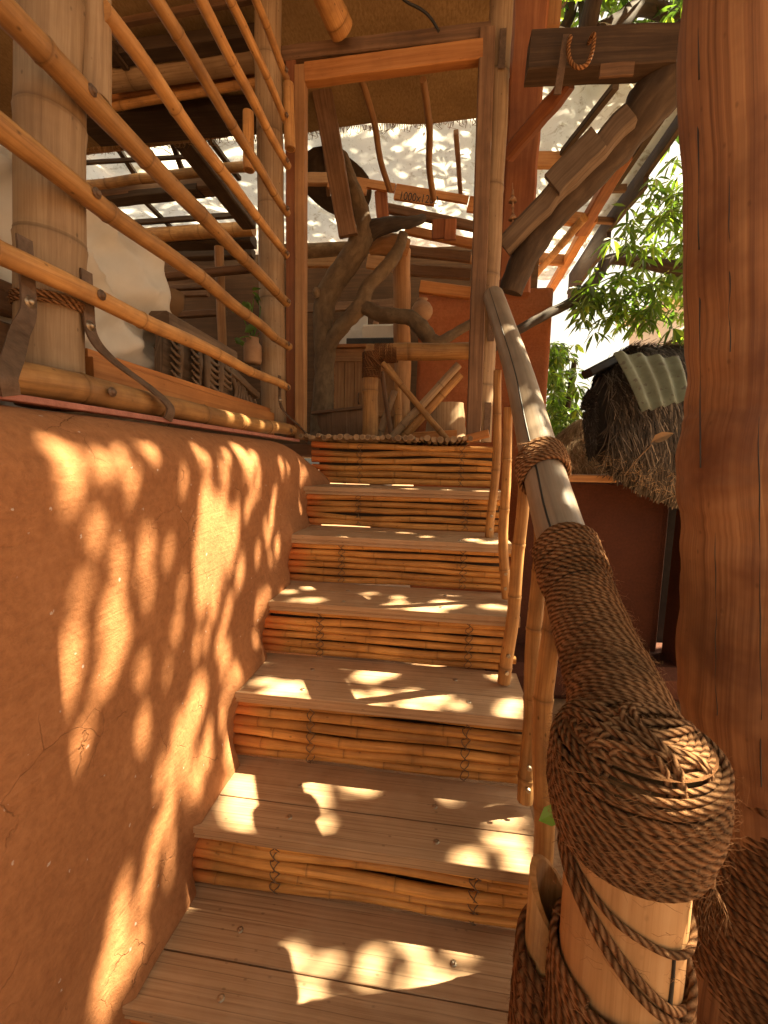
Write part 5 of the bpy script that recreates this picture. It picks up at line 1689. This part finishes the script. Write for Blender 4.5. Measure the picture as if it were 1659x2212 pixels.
for x, y, r_ in ((1150, 785, .025), (1040, 750, .02), (1250, 640, .02)): gap(at(zI(x, y), Y=TY[4]+.03), r_)
for x, y, r_ in ((1000, 380, .02), (850, 345, .02), (1180, 350, .025), (1220, 380, .02)): gap(at(zI(x, y), Y=TY[5]+.03), r_)
for p, y, r_ in (((1085, 690), 1.95, .03), ((1095, 730), 1.85, .03), ((1110, 775), 1.7, .03), ((1122, 815), 1.62, .03), ((1150, 900), 1.4, .03), ((1160, 950), 1.3, .03), ((1185, 1080), 1.08, .02), ((1200, 1130), 1.0, .02), ((1300, 1350), .79, .03), ((1262, 1290), .85, .02), ((1320, 1480), .68, .03),
                 ((1505, 1600), .48, .024), ((1515, 1650), .46, .026), ((1495, 1690), .44, .024), ((1275, 1600), .46, .012), ((1440, 1745), .44, .018), ((1450, 1960), .48, .02), ((1450, 2040), .48, .02), ((1180, 1850), .82, .03), ((1195, 1800), .82, .03), ((1530, 1640), .47, .02)):
    gap(at(p, Y=y), r_)
for x, y, r_ in ((1290, 930, .03), (1200, 890, .02), (1370, 950, .02), (1440, 970, .02), (1180, 780, .02), (1240, 760, .02)): gap(at(zD(x, y), X=-.72), r_)
# thatch and right side get a looser scatter
shade = thing('shade_tree', (3.8, -1.7, GZ), 'leafy tree overhanging the stairs whose gaps dapple the steps', 'tree', 'trees around the stairs')
mb = MB()
limb(mb, [(3.8, -1.7, GZ, .22), (3.7, -1.6, .5, .19), (3.4, -1.4, 2.0, .15), (3.0, -.9, 3.1, .10), (2.7, -.5, 3.9, .06)], 12, .1, 3.)
mb.build('trunk', 'bark', shade)
base = V((-.6, 1., -.4)); bs_ = base.dot(S)
cell = {}
for i, g in enumerate(gaps):
    for a_ in range(int((g[0]-.3)/.2)-1, int((g[0]+.3)/.2)+2):
        for b_ in range(int((g[1]-.3)/.2)-1, int((g[1]+.3)/.2)+2): cell.setdefault((a_, b_), []).append(i)
mb = MB(); rr = random.Random(77)
pts_ = [uv(V(q)) for q in ((-1., -.4, -1.2), (-1., 2.35, .4), (.6, 2.3, -.6), (1., -.4, .4), (.6, .3, -1.2), (-1.2, 2.3, .3), (1, 0, -1.3), (-1.2, 1.6, .85), (-1.2, .3, .9), (-.9, .8, 1.3), (-.9, 2.3, 1.2))]
ua, ub = min(p[0] for p in pts_)-.15, max(p[0] for p in pts_)+.15
va, vb = min(p[1] for p in pts_)-.15, max(p[1] for p in pts_)+.15
LL, WW = .15, .05
n_big = int(3.0*(ub-ua)*(vb-va)/(LL*WW*.6*.8))
n_mid = n_big+int(4.0*(ub-ua)*(vb-va)/(.06*.036*.6*.8))
n_leaf = n_mid+int(2.6*(ub-ua)*(vb-va)/(.032*.018*.6*.8))
placed = 0
for k_ in range(n_leaf):
    u_, v_, dd = rr.uniform(ua, ub), rr.uniform(va, vb), rr.uniform(4.5, 5.5)
    c = E1*u_+E2*v_+S*(bs_+dd-base.dot(S)+base.dot(S))
    a_ = rr.uniform(0, 6.283)
    d = (E1*math.cos(a_)+E2*math.sin(a_)+S*rr.gauss(0, .35)).normalized()
    if k_ < n_big: L_ = LL*rr.uniform(.7, 1.2); W_ = WW*rr.uniform(.8, 1.25)
    elif k_ < n_mid: L_ = .06*rr.uniform(.7, 1.2); W_ = .036*rr.uniform(.8, 1.25)
    else: L_ = .034*rr.uniform(.7, 1.2); W_ = .019*rr.uniform(.8, 1.25)
    p0_, p1_ = uv(c), uv(c+d*L_)
    ok = True
    dx, dy = p1_[0]-p0_[0], p1_[1]-p0_[1]; l2 = dx*dx+dy*dy+1e-9
    for i in cell.get((int(math.floor(u_/.2)), int(math.floor(v_/.2))), ()):
        g = gaps[i]
        t = max(0, min(1, ((g[0]-p0_[0])*dx+(g[1]-p0_[1])*dy)/l2))
        if (p0_[0]+dx*t-g[0])**2+(p0_[1]+dy*t-g[1])**2 < (g[2]+W_*.42)**2: ok = False; break
    if not ok: continue
    nn_ = S+V((rr.gauss(0, .3), rr.gauss(0, .3), rr.gauss(0, .3)))
    if k_ < n_mid: mb.leaf(c, d, nn_, L_, W_, rr.random(), .1, .08)
    else:
        sd_ = d.cross(nn_).normalized()*W_*.5; q_ = rr.random()
        mb.face(tuple(mb.vert(x_, q_) for x_ in (c, c+d*L_*.45+sd_, c+d*L_, c+d*L_*.45-sd_)), [(0, 0)]*4, False)
    placed += 1
print('shade leaves', placed, 'of', n_leaf, 'area', ub-ua, vb-va)
mb.build('crown', 'shade_leaf', shade)

sky_blocker = thing('sky_blocker_tree', (4.2, -2.6, GZ), 'unseen broad tree added on the near side of the stairs to cut sky light', 'tree', 'trees around the stairs')  # unseen crown, added to hold back skylight; the sun gaps stay clear
mb = MB(); limb(mb, [(4.2, -2.8, GZ, .25), (4.0, -2.7, .8, .2), (3.4, -2.4, 2.6, .15), (2.2, -2.2, 4.4, .08)], 12, .1, 3.); mb.build('trunk', 'bark', sky_blocker)
mb = MB()
def cfn(q):
    while True:
        p = V((q.uniform(-5, 6.5), q.uniform(-6.5, 2.6), q.uniform(3.9, 5.8)))
        u_, v_ = uv(p)
        if not (ua-.24 < u_ < ub+.24 and va-.24 < v_ < vb+.24): return p
leaves_cloud(mb, 11000, cfn, .28, .10, 95, .4)
mb.build('crown', 'shade_leaf', sky_blocker)

# looser crowns over the hut and the roof sheet
over = thing('roof_tree', (-1.2, 7.4, GZ), 'tree spreading over the translucent roof behind the veranda', 'tree', 'trees around the stairs')
mb = MB(); limb(mb, [(-1.0, 7.6, GZ, .22), (-1., 7.5, 2.5, .17), (.2, 6.9, 4.6, .13), (1.5, 6.3, 6.8, .08), (2.0, 6.0, 8.2, .05)], 12, .1, 3.); mb.build('trunk', 'dark_bark', over)
mb = MB()
def rf(q):
    while True:
        p = V((q.uniform(-1.8, 7.2), q.uniform(3.3, 8.6), q.uniform(7.6, 9.0)))
        u_, v_ = uv(p)
        if ua-.2 < u_ < ub+.2 and va-.2 < v_ < vb+.2: continue
        if noise.noise(p*1.3)+.25 > q.random()*.35: return p
leaves_cloud(mb, 17000, rf, .19, .08, 91, .4)
mb.build('crown', 'shade_leaf', over)
side = thing('hut_tree', (4.4, 3.9, GZ), 'leafy tree shading the thatched hut from the right', 'tree', 'trees around the stairs')
mb = MB(); limb(mb, [(4.5, 4.0, GZ, .18), (4.3, 3.9, 1.2, .14), (3.8, 3.6, 2.6, .08), (3.2, 3.4, 3.4, .04)], 12, .1, 3.); mb.build('trunk', 'dark_bark', side)
mb = MB()
hb = V((1.6, 2.4, .2))
def hfn(q):
    while True:
        p = hb+S*q.uniform(2.3, 3.4)+E1*q.uniform(-1.0, .75)+E2*q.uniform(-.8, .7)
        u_, v_ = uv(p)
        if not (ua-.16 < u_ < ub+.16 and va-.16 < v_ < vb+.16): return p
leaves_cloud(mb, 620, hfn, .16, .06, 93, .4)
mb.build('crown', 'shade_leaf', side)
